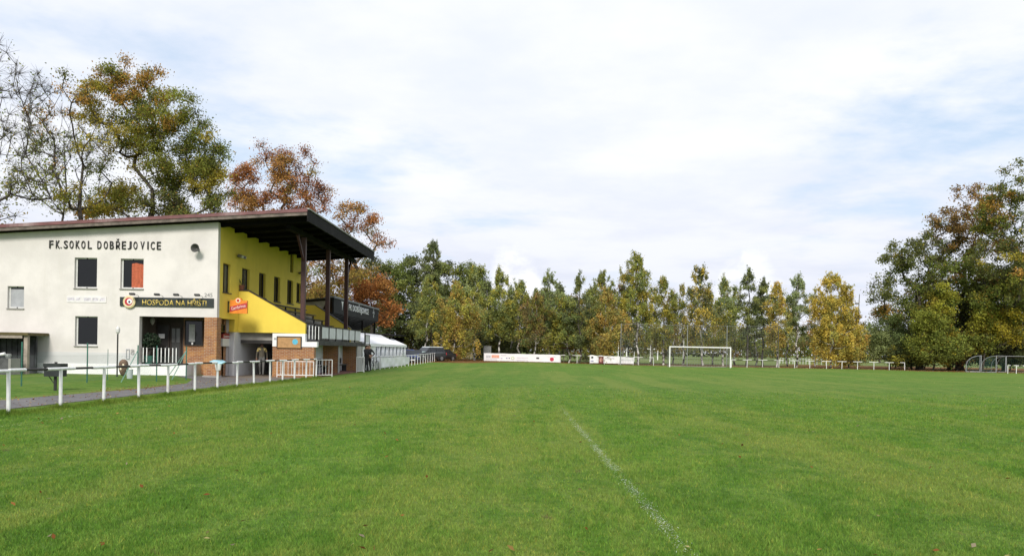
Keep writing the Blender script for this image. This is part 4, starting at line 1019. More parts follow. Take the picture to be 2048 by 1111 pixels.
# garden lamp post
c = P(235, 700, 37.0); b_ = P(235, 757, 37.); zt = P(235, 667, 37.).z
gl = empty('garden_lamp', (c.x, 37, .1), 'thin black garden lamp post with small white lantern by the porch', 'lamp')
MB().tube([(c.x, 37, 0), (c.x, 37, zt)], .035, 8).build('pole', blackp, gl)
MB().lathe([(.04, 0), (.09, .08), (.10, .22), (.07, .30), (.02, .36)], (c.x, 37, zt+.001), 12).build('lantern', mat('lantern_white', (.62, .62, .6), .4, var=.2, scale=20), gl)
MB().lathe([(.06, 0), (.05, .06)], (c.x, 37, 0.08), 10).build('foot', blackp, gl)
# carved stump and clear bucket
a = rect(238, 718, 256, 751, 36.3); c = ((a[0]+a[1])/2, 36.3)
stp = empty('carved_stump', (c[0], c[1], a[2]), 'brown oval carved stump on the lawn beside the garden lamp', 'ornament')
pr = [(.06, 0), (.13, .08), (.17, .2), (.20, .36), (.205, .52), (.17, .66), (.10, .74), (.03, .765)]
MB().lathe([(r_*1.02, z_*(a[3]-a[2])/.765) for r_, z_ in pr], (c[0], c[1], a[2]), 16).build('body', mat('stump_brown', (.16, .10, .065), .9, var=.5, scale=9, bump=.8, bscale=14), stp, smooth=True)
MB().lathe([(.05, 0), (.06, -.02), (.02, -.03)], (c[0]+.07, c[1]-.17, a[2]+.5), 8, 'y').build('pale_knot', cream, stp)
MB().lathe([(.04, 0), (.05, -.02), (.02, -.03)], (c[0]-.03, c[1]-.19, a[2]+.32), 8, 'y').build('pale_knot', cream, stp)
a = rect(254, 738, 265, 757, 35.2); c = ((a[0]+a[1])/2, 35.2)
bk = empty('plastic_bucket', (c[0], c[1], a[2]), 'translucent grey plastic bucket on the grass under the wire fence', 'bucket')
MB().lathe([(.11, 0), (.115, .02), (.14, .40), (.15, .42), (.135, .42), (.11, .03)], (c[0], c[1], a[2]), 16).build('tub', mat('bucket_grey', (.42, .47, .47), .4), bk)
MB().tube([(c[0]-.14, c[1], a[2]+.4), (c[0]-.08, c[1]-.1, a[2]+.5), (c[0]+.08, c[1]-.1, a[2]+.5), (c[0]+.14, c[1], a[2]+.4)], .006, 5).build('handle', steel, bk)
# number and drainage frame at the wall foot
a = rect(252, 697, 259, 717, GY-.05); wfm = empty('wall_bracket', ((a[0]+a[1])/2, GY-.05, a[2]), 'small grey wire frame and loop fixed low on the wall beside the porch', 'bracket')
f = MB()
for q in ((a[0], a[0]+.025, a[2], a[3]), (a[1]-.025, a[1], a[2], a[3]), (a[0]+.025, a[1]-.025, a[2], a[2]+.025), (a[0]+.025, a[1]-.025, a[3]-.025, a[3])): f.box(q[0], q[1], GY-.08, GY-.05, q[2], q[3])
f.build('frame', mat('pale_grey_paint', (.45, .46, .48), .6), wfm)
c = P(265, 703, GY-.06); m_ = MB()
for dz_, r_ in ((.07, .055), (-.06, .07)): m_.tube([(c.x+r_*cos(t), GY-.06, c.z+dz_+r_*sin(t)) for t in np.linspace(0, 2*pi, 17)], .014, 6)
m_.build('loop', mat('number_grey', (.22, .22, .22)), wfm)
# railing, oleander, table on the porch
ry = GY+.12; a = rect(284, 695, 355, 724, ry)
pr_ = empty('porch_railing', (a[0], ry, .64), 'short railing of white bars on the porch edge', 'railing')
for z in (a[2]+.03, a[3]-.02): MB().tube([(a[0], ry, z), (a[1], ry, z)], .016, 6).build('rail', blackp, pr_)
for px in (287, 294, 308, 316, 323, 331, 338, 346, 353):
    x = P(px, 710, ry).x; MB().box(x-.02, x+.02, ry-.04, ry-.02, a[2], a[3]).build('bar', whitep, pr_)
for x in (a[0], a[1]): MB().tube([(x, ry, .64), (x, ry, a[3])], .02, 6).build('post', blackp, pr_)
def leaf_ball(c, n, rad3, size, cols, seed, drop=0.):
    r_ = np.random.default_rng(seed); d_ = r_.normal(size=(n, 3)); d_ /= np.linalg.norm(d_, axis=1)[:, None]
    p = np.array(c)+d_*np.array(rad3)*(r_.random((n, 1))**.45)
    return leaves(p, r_, size, np.array(cols)[r_.integers(0, len(cols), n)])
def leaves(p, r_, size, col, up=.25, asp=.55):
    """rhombic leaf faces round the points p"""
    n = len(p); nr = r_.normal(size=(n, 3)); nr[:, 2] += up*np.sign(r_.random(n)+.4); nr /= np.linalg.norm(nr, axis=1)[:, None]
    t = np.cross(nr, r_.normal(size=(n, 3))); t /= np.linalg.norm(t, axis=1)[:, None]; b = np.cross(nr, t)
    s_ = (size*r_.uniform(.6, 1.35, n))[:, None]
    v = np.stack([p-t*s_, p+b*s_*asp+nr*s_*.12, p+t*s_, p-b*s_*asp+nr*s_*.12], 1).reshape(-1, 3)
    f = np.arange(4*n).reshape(-1, 4)
    c = np.repeat(np.clip(col*r_.uniform(.65, 1.35, (n, 1)), 0, 1), 4, 0)
    return v, f, c
c = P(298, 682, GY+.75); ol = empty('potted_oleander', (c.x, GY+.75, .64), 'leafy grey green oleander in a green pot on the porch', 'plant')
MB().lathe([(.16, 0), (.22, .38), (.24, .42), (.20, .42)], (c.x, GY+.75, .641), 16).build('pot', greenp, ol)
st_ = MB()
for k in range(9):
    an = k*.7; st_.tube([(c.x, GY+.75, 1.0), (c.x+cos(an)*.2, GY+.75+sin(an)*.2, 1.5), (c.x+cos(an)*.42, GY+.75+sin(an)*.38, 1.75+.25*(k % 3))], [.02, .014, .005], 5)
st_.build('stems', bark_grey, ol)
v, f, cc = leaf_ball((c.x, GY+.75, c.z+.02), 900, (.56, .5, .42), .075, [(.045, .075, .045), (.03, .055, .032), (.09, .12, .08)], 3)
npmesh('foliage', v, f, leaf_mat(), ol, cc, loc=root_loc(ol))
c = P(305, 640, GY+.9); ln = empty('hanging_lantern', (c.x, GY+.9, c.z), 'pale faceted lantern hanging under the porch ceiling', 'lamp')
MB().lathe([(.02, .22), (.13, .02), (.10, -.12), (.02, -.24)], (c.x, GY+.9, c.z), 6).build('lantern', mat('lantern_grey', (.22, .22, .2), .4), ln)
MB().tube([(c.x, GY+.9, c.z+.2), (c.x, GY+.9, pz)], .008, 5).build('chain', blackp, ln)
# bag over the rail at the pillar
fx, fy = lp[7]; bg_ = empty('plastic_bag', (fx, fy, 1.0), 'pale blue plastic bag over a white cup on the rail before the brick pillar', 'bag')
MB().add([(fx-.30, fy-.05, 1.05), (fx-.12, fy-.08, 1.11), (fx+.16, fy-.08, 1.10), (fx+.30, fy-.05, 1.04), (fx+.17, fy-.09, .97), (fx-.15, fy-.09, .96),
          (fx-.30, fy+.06, 1.05), (fx-.12, fy+.07, 1.11), (fx+.16, fy+.07, 1.10), (fx+.30, fy+.06, 1.04), (fx+.17, fy+.09, .97), (fx-.15, fy+.09, .96)],
         [(0, 1, 2, 3, 4, 5), (11, 10, 9, 8, 7, 6)]+[(k, k+6, (k+1) % 6+6, (k+1) % 6) for k in range(6)]).build('bag', blue_pale, bg_)
MB().lathe([(.08, 0), (.12, .22), (.125, .24)], (fx+.02, fy-.01, .73), 14).build('cup', white_trim, bg_)

# ------------------------------------------------------------------ people
def person(label, loc, rz, pose, mats_, hgt=1.8, hair=(.02, .016, .012), split=None, arms_skin=False):
    """pose: joint name -> (x, y, z) for a 1.8 m figure that faces -y; one skinned surface, coloured by height"""
    J = dict(pelvis=(0, 0, .96), belly=(0, -.01, 1.10), chest=(0, 0, 1.30), collar=(0, .01, 1.45), neck=(0, 0, 1.53), jaw=(0, -.03, 1.60), skull=(0, -.01, 1.69), crown=(0, .0, 1.765),
             shl=(.17, .01, 1.43), ell=(.24, .03, 1.15), wrl=(.25, -.05, .90), hal=(.25, -.07, .82), shr=(-.17, .01, 1.43), elr=(-.24, .03, 1.15), wrr=(-.25, -.05, .90), har=(-.25, -.07, .82),
             hil=(.09, 0, .93), knl=(.10, -.03, .50), anl=(.10, .02, .09), tol=(.11, -.15, .04), hir=(-.09, 0, .93), knr=(-.10, -.03, .50), anr=(-.10, .02, .09), tor=(-.11, -.15, .04))
    J.update(pose)
    Rr = dict(pelvis=(.17, .125), belly=(.165, .12), chest=(.175, .12), collar=(.12, .09), neck=(.058, .058), jaw=(.07, .085), skull=(.083, .10), crown=(.05, .06), shl=(.075, .075), ell=(.05, .05), wrl=(.036, .036), hal=(.042, .025),
              shr=(.075, .075), elr=(.05, .05), wrr=(.036, .036), har=(.042, .025), hil=(.10, .10), knl=(.066, .066), anl=(.048, .048), tol=(.045, .038), hir=(.10, .10), knr=(.066, .066), anr=(.048, .048), tor=(.045, .038))
    E = [('pelvis', 'belly'), ('belly', 'chest'), ('chest', 'collar'), ('collar', 'neck'), ('neck', 'jaw'), ('jaw', 'skull'), ('skull', 'crown'), ('collar', 'shl'), ('shl', 'ell'), ('ell', 'wrl'), ('wrl', 'hal'), ('collar', 'shr'), ('shr', 'elr'), ('elr', 'wrr'), ('wrr', 'har'),
         ('pelvis', 'hil'), ('hil', 'knl'), ('knl', 'anl'), ('anl', 'tol'), ('pelvis', 'hir'), ('hir', 'knr'), ('knr', 'anr'), ('anr', 'tor')]
    K = list(J); me = bpy.data.meshes.new('skeleton'); me.from_pydata([J[k] for k in K], [(K.index(a), K.index(b)) for a, b in E], [])
    o = link(bpy.data.objects.new('skeleton', me)); sk = o.modifiers.new('s', 'SKIN'); sk.use_smooth_shade = True
    if not me.skin_vertices: me.attributes.new
    for i, k in enumerate(K):
        sv = me.skin_vertices[0].data[i] if me.skin_vertices else None
        if sv: sv.radius = Rr[k]; sv.use_root = (k == 'pelvis')
    ss = o.modifiers.new('d', 'SUBSURF'); ss.levels = 1; ss.render_levels = 1
    bpy.context.view_layer.update()
    m2 = bpy.data.meshes.new_from_object(o.evaluated_get(bpy.context.evaluated_depsgraph_get())); COL.objects.unlink(o); bpy.data.objects.remove(o)
    body = MB(); body.v = [tuple(q.co) for q in m2.vertices]; body.f = [tuple(p.vertices) for p in m2.polygons]
    for s_ in 'lr':                                   # five fingers rooted in each palm
        hv, wv = Vector(J['ha'+s_]), Vector(J['wr'+s_]); d_ = (hv-wv).normalized(); sd_ = d_.cross(Vector((0, 1, .2))).normalized()
        for k, (off, ln_) in enumerate(((-.028, .062), (-.010, .075), (.010, .07), (.027, .055))):
            b0 = hv+sd_*off; body.tube([b0-d_*.01, b0+d_*ln_*.5, b0+d_*ln_-Vector((0, .018, 0))], [.010, .009, .006], 6)
        b0 = hv-d_*.035+sd_*-.035; body.tube([b0, b0+d_*.03-sd_*.02, b0+d_*.055-sd_*.022], [.012, .010, .007], 6)
    nose = Vector(J['jaw'])*.45+Vector(J['skull'])*.55+Vector((0, -.105, -.01)); body.tube([nose+Vector((0, .03, .03)), nose+Vector((0, -.012, -.01))], [.010, .016], 6)
    rt_ = empty('person', loc, label, 'person', None, rz)
    o = body.build('body', mats_, rt_, local=True, smooth=True)
    hz = J['collar'][2]+.04
    pw_ = J['pelvis'][2]+.02
    for p in o.data.polygons:
        c_ = p.center; k = 0
        near_hand = min((c_-Vector(J['ha'+s_])).length for s_ in 'lr') < .10
        if c_.z > hz+.03 or near_hand: k = 2
        elif c_.z < .10: k = 3
        elif c_.z < pw_ and min((c_-Vector(J['wr'+s_])).length for s_ in 'lr') > .12 and min((c_-Vector(J['el'+s_])).length for s_ in 'lr') > .12: k = 1
        if split and k == 0 and split(c_): k = 4
        p.material_index = k
    hd = Vector(J['skull'])
    hm = MB(); hm.lathe([(.088, -.02), (.098, .03), (.088, .075), (.05, .105), (.01, .115)], hd+Vector((0, .018, -.01)), 14)
    hm.build('hair', mat('hair_%d' % int(hair[0]*1000), hair, .8), rt_, local=True, smooth=True)
    for s_ in (-1, 1):
        MB().lathe([(.011, 0), (.008, -.008)], hd+Vector((s_*.032, -.098, -.035)), 8, 'y').build('eye', blackp, rt_, local=True)
        MB().lathe([(.03, -.008), (.022, .008)], hd+Vector((s_*.086, .01, -.045)), 8, 'x').build('ear', mats_[2], rt_, local=True)
    MB().box(hd.x-.026, hd.x+.026, hd.y-.093, hd.y-.080, hd.z-.098, hd.z-.088).build('mouth', mat('lip', (.25, .09, .07), .6), rt_, local=True)
    rt_.scale = (hgt/1.8,)*3
    return rt_
tr_grey = mat('trousers_grey', (.12, .12, .115), .9, var=.2, scale=12); tr_dark = mat('trousers_dark', (.018, .018, .022), .9, var=.2, scale=12)
jk_grey = mat('jacket_grey', (.085, .075, .055), .9, var=.2, scale=12); jk_yel = mat('vest_beige', (.42, .34, .13), .9, var=.15, scale=12)
shoe = mat('shoe_black', (.02, .018, .016), .6); skin_in_shade = mat('shaded_skin', (.20, .11, .075), .6)  # last skin tone has the passage shadow put into its colour
pp = P(523, 752, 43.3)
person('man in a beige shouldered grey jacket and grey trousers walking out of the passage', (pp.x, 43.3, .02), rad(14), dict(knl=(.10, -.16, .53), anl=(.09, -.22, .10), tol=(.10, -.38, .07), knr=(-.10, .06, .50), anr=(-.09, .26, .16), tor=(-.10, .14, .04), ell=(.25, .12, 1.17), wrl=(.26, .10, .92), hal=(.26, .07, .84), elr=(-.26, -.02, 1.16), wrr=(-.25, -.16, .94), har=(-.24, -.21, .87)),
       [jk_grey, tr_grey, skin_in_shade, shoe, jk_yel], 1.86, hair=(.03, .025, .02), split=lambda c: c.z > 1.28 and abs(c.x) > .055+.35*(1.45-c.z))
jk_bk = mat('jacket_black', (.014, .014, .016), .85, var=.2, scale=12); jk_na = mat('jacket_charcoal', (.03, .03, .034), .85, var=.2, scale=12)
pp = P(732, 742, 54.2)
person('person in black jacket and trousers leaning on the rail at the stair end', (pp.x, 54.2, .02), rad(60), dict(ell=(.22, -.16, 1.18), wrl=(.14, -.36, 1.10), hal=(.10, -.43, 1.08), elr=(-.22, -.16, 1.18), wrr=(-.12, -.36, 1.10), har=(-.08, -.43, 1.08), skull=(.02, -.05, 1.69), jaw=(.01, -.06, 1.60)), [jk_bk, tr_dark, skin, shoe], 1.84, hair=(.05, .03, .02))
pp = P(738, 742, 55.0)
person('person in charcoal jacket with hand on hip beside the marquee', (pp.x, 55.0, .02), rad(-20), dict(ell=(.36, .10, 1.18), wrl=(.20, -.02, 1.02), hal=(.14, -.06, 1.0), knr=(-.12, -.06, .5)), [jk_na, tr_dark, skin, shoe], 1.86, hair=(.10, .08, .06))

# ------------------------------------------------------------------ bicycle
bw = empty('bicycle', (-11.28, 59.6, 0), 'dark bicycle leaning at the rail before the marquee', 'bicycle', None, rad(78))
bkm = mat('bike_black', (.02, .02, .022), .4)
for x in (-.52, .52):
    wh = MB().tube([(x+.33*cos(t), 0, .35+.33*sin(t)) for t in np.linspace(0, 2*pi, 21)], .02, 6).build('wheel', rubber, bw, local=True)
    sp = MB()
    for k in range(8): sp.tube([(x, 0, .35), (x+.32*cos(k*pi/4), 0, .35+.32*sin(k*pi/4))], .004, 4)
    sp.build('spokes', steel, wh, local=True)
f = MB()
for a, b in (((-.52, 0, .35), (-.08, 0, .32)), ((-.08, 0, .32), (-.2, 0, .85)), ((-.18, 0, .80), (.36, 0, .82)), ((-.08, 0, .32), (.38, 0, .74)), ((-.52, 0, .35), (-.18, 0, .80)), ((.36, 0, .92), (.52, 0, .35))): f.tube([a, b], .02, 6)
f.build('frame', bkm, bw, local=True)
MB().box(-.34, -.08, -.07, .07, .88, .94).build('saddle', rubber, bw, local=True, bevel=.03)
MB().tube([(.30, -.28, 1.02), (.36, -.06, 1.0), (.36, .06, 1.0), (.30, .28, 1.02)], .014, 6).tube([(.36, 0, .9), (.36, 0, 1.0)], .014, 6).build('handlebar', bkm, bw, local=True)
MB().lathe([(.09, -.01), (.09, .01)], (-.08, .03, .32), 14, 'y').build('crank', steel, bw, local=True)

# ------------------------------------------------------------------ parked cars
def car(label, loc, rz, paint, L=4.3, Wd=1.78, H=1.5, kind='hatch', group='cars parked beyond the marquee', roof_paint=None):
    """lofted from a side profile; the nose points to -y"""
    rt_ = empty('parked_car', loc, label, 'car', group, rz)
    gl_ = mat('car_glass', (.02, .024, .03), .08, spec=.7); chrome = mat('car_trim', (.30, .30, .31), .3, metal=.7)
    h1 = H*.56; hood = H*.60 if kind != 'suv' else H*.62
    bot = .24 if kind != 'suv' else .32
    # sections along y: (y, bottom, belt height, half width at belt)
    secs = [(-L/2, bot+.12, hood*.72, Wd*.40), (-L/2+.10, bot, hood*.86, Wd*.46), (-L/2+.55, bot, hood*.97, Wd*.49), (-L*.22, bot, hood*1.02, Wd*.5), (0, bot, hood*1.05, Wd*.5), (L*.28, bot, hood*1.08, Wd*.5), (L/2-.35, bot, hood*1.08, Wd*.485), (L/2-.06, bot+.04, hood*1.02, Wd*.46), (L/2, bot+.14, hood*.92, Wd*.42)]
    m_ = MB(); n = 8; vs = []
    for y, b, t, hw in secs:
        vs += [(-hw*.9, y, b), (-hw, y, b+(t-b)*.35), (-hw*.99, y, b+(t-b)*.75), (-hw*.9, y, t), (hw*.9, y, t), (hw*.99, y, b+(t-b)*.75), (hw, y, b+(t-b)*.35), (hw*.9, y, b)]
    fs_ = [(i*n+k, i*n+(k+1) % n, (i+1)*n+(k+1) % n, (i+1)*n+k) for i in range(len(secs)-1) for k in range(n)]+[tuple(range(n)), tuple(range((len(secs)-1)*n, len(secs)*n))]
    m_.add(vs, fs_); m_.build('body', paint, rt_, local=True, smooth=False, bevel=.04)
    ys = (-L*.24, -L*.07, L*.30 if kind == 'hatch' else L*.38, L*.44 if kind == 'hatch' else L*.475); tz = hood*1.03
    if kind == 'sedan': ys = (-L*.2, -L*.03, L*.2, L*.36)
    def cab(z0, z1, hw0, hw1, f_in):
        (a, b, c_, e) = ys; q = lambda y0, y1, f__: y0+(y1-y0)*f__
        f0, f1 = f_in
        return [(-q(hw0, hw1, f0), q(a, b, f0), q(z0, z1, f0)), (q(hw0, hw1, f0), q(a, b, f0), q(z0, z1, f0)), (q(hw0, hw1, f0), q(e, c_, f0), q(z0, z1, f0)), (-q(hw0, hw1, f0), q(e, c_, f0), q(z0, z1, f0)),
                (-q(hw0, hw1, f1), q(a, b, f1), q(z0, z1, f1)), (q(hw0, hw1, f1), q(a, b, f1), q(z0, z1, f1)), (q(hw0, hw1, f1), q(e, c_, f1), q(z0, z1, f1)), (-q(hw0, hw1, f1), q(e, c_, f1), q(z0, z1, f1))]
    F6 = [(3, 2, 1, 0), (4, 5, 6, 7), (0, 1, 5, 4), (1, 2, 6, 5), (2, 3, 7, 6), (3, 0, 4, 7)]
    MB().add(cab(tz-.05, H, Wd*.45, Wd*.37, (0, .86)), F6).build('windows', gl_, rt_, local=True)
    r_ = MB().add(cab(tz-.05, H, Wd*.45, Wd*.37, (.861, 1.)), F6).build('roof', roof_paint or paint, rt_, local=True, bevel=.03)
    for s_ in (-1, 1):
        for y in (ys[1]+.02, (ys[1]+ys[2])/2, ys[2]-.02):
            MB().beam((s_*Wd*.455, y, tz), (s_*Wd*.39, y, H-.1), .05, .07).build('pillar', paint, r_, local=True)
    for s_ in (-1, 1):
        for y in (-L*.31, L*.31):
            wr = .33 if kind != 'suv' else .37
            wh = MB().lathe([(wr*.75, -.11), (wr, -.08), (wr, .08), (wr*.75, .11)], (s_*(Wd/2-.10), y, wr), 18, 'x').build('wheel', rubber, rt_, local=True)
            MB().lathe([(wr*.62, -.122), (wr*.62, .122)], (s_*(Wd/2-.10), y, wr), 14, 'x').build('rim', chrome, wh, local=True)
        MB().beam((s_*Wd*.36, -L/2+.03, hood*.74), (s_*Wd*.46, -L/2+.22, hood*.80), .10, .14).build('headlight', mat('headlight', (.62, .64, .66), .15), rt_, local=True)
        MB().box(*sorted((s_*Wd*.40, s_*Wd*.47)), L/2-.10, L/2-.005, hood*.72, hood*.98).build('tail_light', redm, rt_, local=True)
        MB().box(*sorted((s_*Wd*.5, s_*(Wd*.5+.16))), ys[0]+.12, ys[0]+.24, tz, tz+.14).build('mirror', paint, rt_, local=True)
    MB().box(-Wd*.40, Wd*.40, -L/2-.03, -L/2+.1, bot+.02, bot+.16).build('bumper', blackp, rt_, local=True)
    MB().box(-Wd*.24, Wd*.24, -L/2-.015, -L/2+.06, hood*.55, hood*.72).build('grille', blackp, rt_, local=True)
    MB().box(-.26, .26, -L/2-.045, -L/2-.031, bot+.05, bot+.15).build('number_plate', white_trim, rt_, local=True)
    return rt_
def paint(nm, c): return mat(nm, c, .28, spec=.6)
def at(px, Y): q = P(px, 715, Y); return (q.x, Y, float(gz(q.x, Y)))
car('dark blue hatchback parked just past the end of the marquee', at(815, 88.5), rad(25), paint('car_blue', (.035, .05, .16)), L=4.0, H=1.48)
car('small black car half hidden between the blue hatchback and the white topped off-roader', at(830, 92.5), rad(15), paint('car_black', (.016, .016, .018)), L=4.0, H=1.42)
suv = car('off-roader with shaded sides painted dark, white roof and pale bonnet among the parked cars', at(856, 97.), rad(-42), paint('car_side_shade', (.03, .035, .04)), L=4.6, Wd=1.85, H=1.78, kind='suv', roof_paint=paint('car_white', (.60, .64, .64)))  # body colour carries the shade on the side, roof stays white
MB().add([(-.78, -2.15, .98), (.78, -2.15, .98), (.80, -1.1, 1.14), (-.80, -1.1, 1.14), (-.78, -2.15, 1.03), (.78, -2.15, 1.03), (.80, -1.1, 1.19), (-.80, -1.1, 1.19)], [(3, 2, 1, 0), (4, 5, 6, 7), (0, 1, 5, 4), (1, 2, 6, 5), (2, 3, 7, 6), (3, 0, 4, 7)]).build('bonnet', paint('car_teal_reflection', (.50, .66, .62)), suv, local=True, bevel=.03)  # teal reflection on the bonnet put into its colour
car('black sedan parked at the end of the row by the birch trunk', at(881, 100.5), rad(-35), paint('car_black', (.016, .016, .018)), L=4.5, H=1.5, kind='sedan')

# ------------------------------------------------------------------ trees
LEAFK = 2.4
def tubes_np(A, B, ra, rb, n=5):
    """frusta along many segments at once"""
    d_ = B-A; L = np.linalg.norm(d_, axis=1, keepdims=True)+1e-9; d_ = d_/L
    ref = np.where(np.abs(d_[:, 2:3]) > .9, np.array([[1., 0, 0]]), np.array([[0, 0, 1.]]))
    u = np.cross(d_, ref); u /= np.linalg.norm(u, axis=1, keepdims=True); v = np.cross(d_, u)
    vs = []
    for k in range(n):
        t = 2*pi*k/n; vs.append(A+(u*cos(t)+v*sin(t))*ra[:, None])
    for k in range(n):
        t = 2*pi*k/n; vs.append(B+(u*cos(t)+v*sin(t))*rb[:, None])
    V = np.stack(vs, 1).reshape(-1, 3); m = len(A); base = (np.arange(m)*2*n)[:, None]
    F = np.concatenate([base+np.array([[k, (k+1) % n, n+(k+1) % n, n+k]]) for k in range(n)], 0)
    return V, F
def skeleton(base, top, tips, r_, rmin=.012, up=.6, bend=.12, nseg=4, rtrunk=None, trunk_n=9, pull=.35):
    """trunk polyline, then each tip is joined to the nearest lower node; radii by the number of tips carried"""
    base, top = np.array(base, float), np.array(top, float); H = np.linalg.norm(top-base)
    N = [base]; par = [-1]
    for i in range(1, trunk_n+1):
        t = i/trunk_n; N.append(base+(top-base)*t+r_.normal(size=3)*np.array([1, 1, 0])*H*.014*(t < 1)); par.append(i-1)
    axis = top-base
    order = np.argsort(np.linalg.norm(tips-(base+axis*.55), axis=1))
    arr = np.zeros((len(tips)*nseg+len(N)+2, 3)); arr[:len(N)] = N; cnt = len(N); start_ok = int(trunk_n*.28)
    ends = []
    for ti in order:
        T = tips[ti]; c_ = arr[start_ok:cnt]; dv = T-c_; dist = np.linalg.norm(dv, axis=1)
        pen = np.maximum(0, up*.55-dv[:, 2]/np.maximum(dist, .01))*dist*1.3
        j = int(np.argmin(dist+pen+pull*np.linalg.norm(c_[:, :2]-base[:2], axis=1)*.0))+start_ok
        S0 = arr[j]; L = np.linalg.norm(T-S0); m = max(1, min(nseg, int(L/.7))); prev = j
        off = r_.normal(size=3)*L*bend; off[2] -= L*.10*up
        for k in range(1, m+1):
            t = k/m; p = S0+(T-S0)*t+off*4*t*(1-t)*.5
            arr[cnt] = p; par.append(prev); prev = cnt; cnt += 1
        ends.append(prev)
    arr = arr[:cnt]; par = np.array(par); load = np.zeros(cnt); load[ends] = 1.
    for i in range(cnt-1, 0, -1): load[par[i]] += load[i]
    load = np.maximum(load, .5); rtr = rtrunk or H*.02
    rad_ = rmin+(rtr*.8-rmin)*(load/load[0])**.68
    rad_[:trunk_n+1] = np.maximum(rad_[:trunk_n+1], np.linspace(rtr, rtr*.35, trunk_n+1)); rad_[0] *= 1.25
    e = np.arange(1, cnt); p = par[1:]
    V, F = tubes_np(arr[p], arr[e], np.minimum(rad_[p], rad_[e]*1.8), rad_[e])
    return V, F
def ellipsoid_pts(r_, n, c, R, k=.42):
    d_ = r_.normal(size=(n, 3)); d_ /= np.linalg.norm(d_, axis=1, keepdims=True)
    return np.array(c)+d_*np.array(R)*(r_.random((n, 1))**k)
def broadleaf(name, label, cat, group, base_px, Y, lobes, palette, seed, leaf=.17, dens=1., clump=.75, twigs=7, bark=bark_oak, rtrunk=None, top=None, bare=0., leafn=46, cl_dens=.42, trunk=True, depth_k=.9, flat=.75, fork=30, fine=1., bend=.12, up=.6, spread=.50):
    """crown of lobes; each lobe (px, py, rx, ry[, colour index, fullness]) in photo pixels at distance Y gives a real 3-D ellipsoid of branch tips"""
    r_ = np.random.default_rng(seed); k = Y/FPX
    b = P(base_px, 720, Y); base = (b.x, Y, float(gz(b.x, Y))-.05)
    tips = []; ci = []; full = []
    for lb in lobes:
        px, py, rx_, ry_ = lb[:4]; c = P(px, py, Y+r_.normal()*rx_*k*.35); R = (rx_*k, rx_*k*depth_k, ry_*k)
        n = max(7, int(cl_dens*2.1*dens*R[0]*R[2]*4.2/(clump*clump)))
        tips.append(ellipsoid_pts(r_, n, c, R)); ci += [lb[4] if len(lb) > 4 else -1]*n; full += [lb[5] if len(lb) > 5 else 1.]*n
    tips = np.concatenate(tips); ci = np.array(ci); full = np.array(full)
    zmin = base[2]+.3; tips[:, 2] = np.maximum(tips[:, 2], zmin+r_.random(len(tips))*.8)
    tp = np.average(tips, axis=0); ztop = np.percentile(tips[:, 2], 80); zfork = np.percentile(tips[:, 2], fork)
    topp = top if top is not None else (base[0]*.6+tp[0]*.4, base[1]*.6+tp[1]*.4, max(zfork, base[2]+.3*(ztop-base[2])))
    root = empty(name, base, label, cat, group)
    H = ztop-base[2]
    V, F = skeleton(base, topp, tips, r_, rmin=.014, rtrunk=rtrunk or .016*H+.06, bend=bend, up=up)
    # twigs around every tip
    m = len(tips)*twigs; C = np.repeat(tips, twigs, 0); d_ = r_.normal(size=(m, 3)); d_[:, 2] += .7; d_ /= np.linalg.norm(d_, axis=1, keepdims=True)
    E = C+d_*clump*r_.uniform(.3, 1.05, (m, 1)); V2, F2 = tubes_np(C, E, np.full(m, .014), np.full(m, .006), 3)
    parts = [(V, F)]
    if twigs: F2 = F2+len(V); parts.append((V2, F2))
    VV = np.concatenate([q[0] for q in parts]); FF = np.concatenate([q[1] for q in parts])
    npmesh('trunk', VV, FF, bark, root, loc=base)
    # leaves in clumps
    pal = np.array(palette); nl = np.maximum(0, (2.6/fine**2*leafn*full*(1-bare*r_.random(len(tips)))*r_.uniform(.35, 1.5, len(tips)))).astype(int)
    idx = np.repeat(np.arange(len(tips)), nl)
    P_ = tips[idx]+r_.normal(size=(len(idx), 3))*np.array([clump, clump, clump*flat])*spread
    cc_ = np.where(ci >= 0, ci, r_.integers(0, len(pal), len(tips)))
    swap = r_.random(len(tips)) < .20; cc_ = np.where(swap, r_.integers(0, len(pal), len(tips)), cc_)
    lc = pal[cc_[idx]]*(r_.uniform(.72, 1.25, len(tips))[idx])[:, None]
    rnd = r_.random(len(idx)) < .12; lc[rnd] = pal[r_.integers(0, len(pal), rnd.sum())]
    P_[:, 2] = np.maximum(P_[:, 2], base[2]+.08)
    v, f, c3 = leaves(P_, r_, leaf*.74*fine, lc*LEAFK)
    npmesh('crown', v, f, leaf_mat(), root, c3, loc=base)
    return root
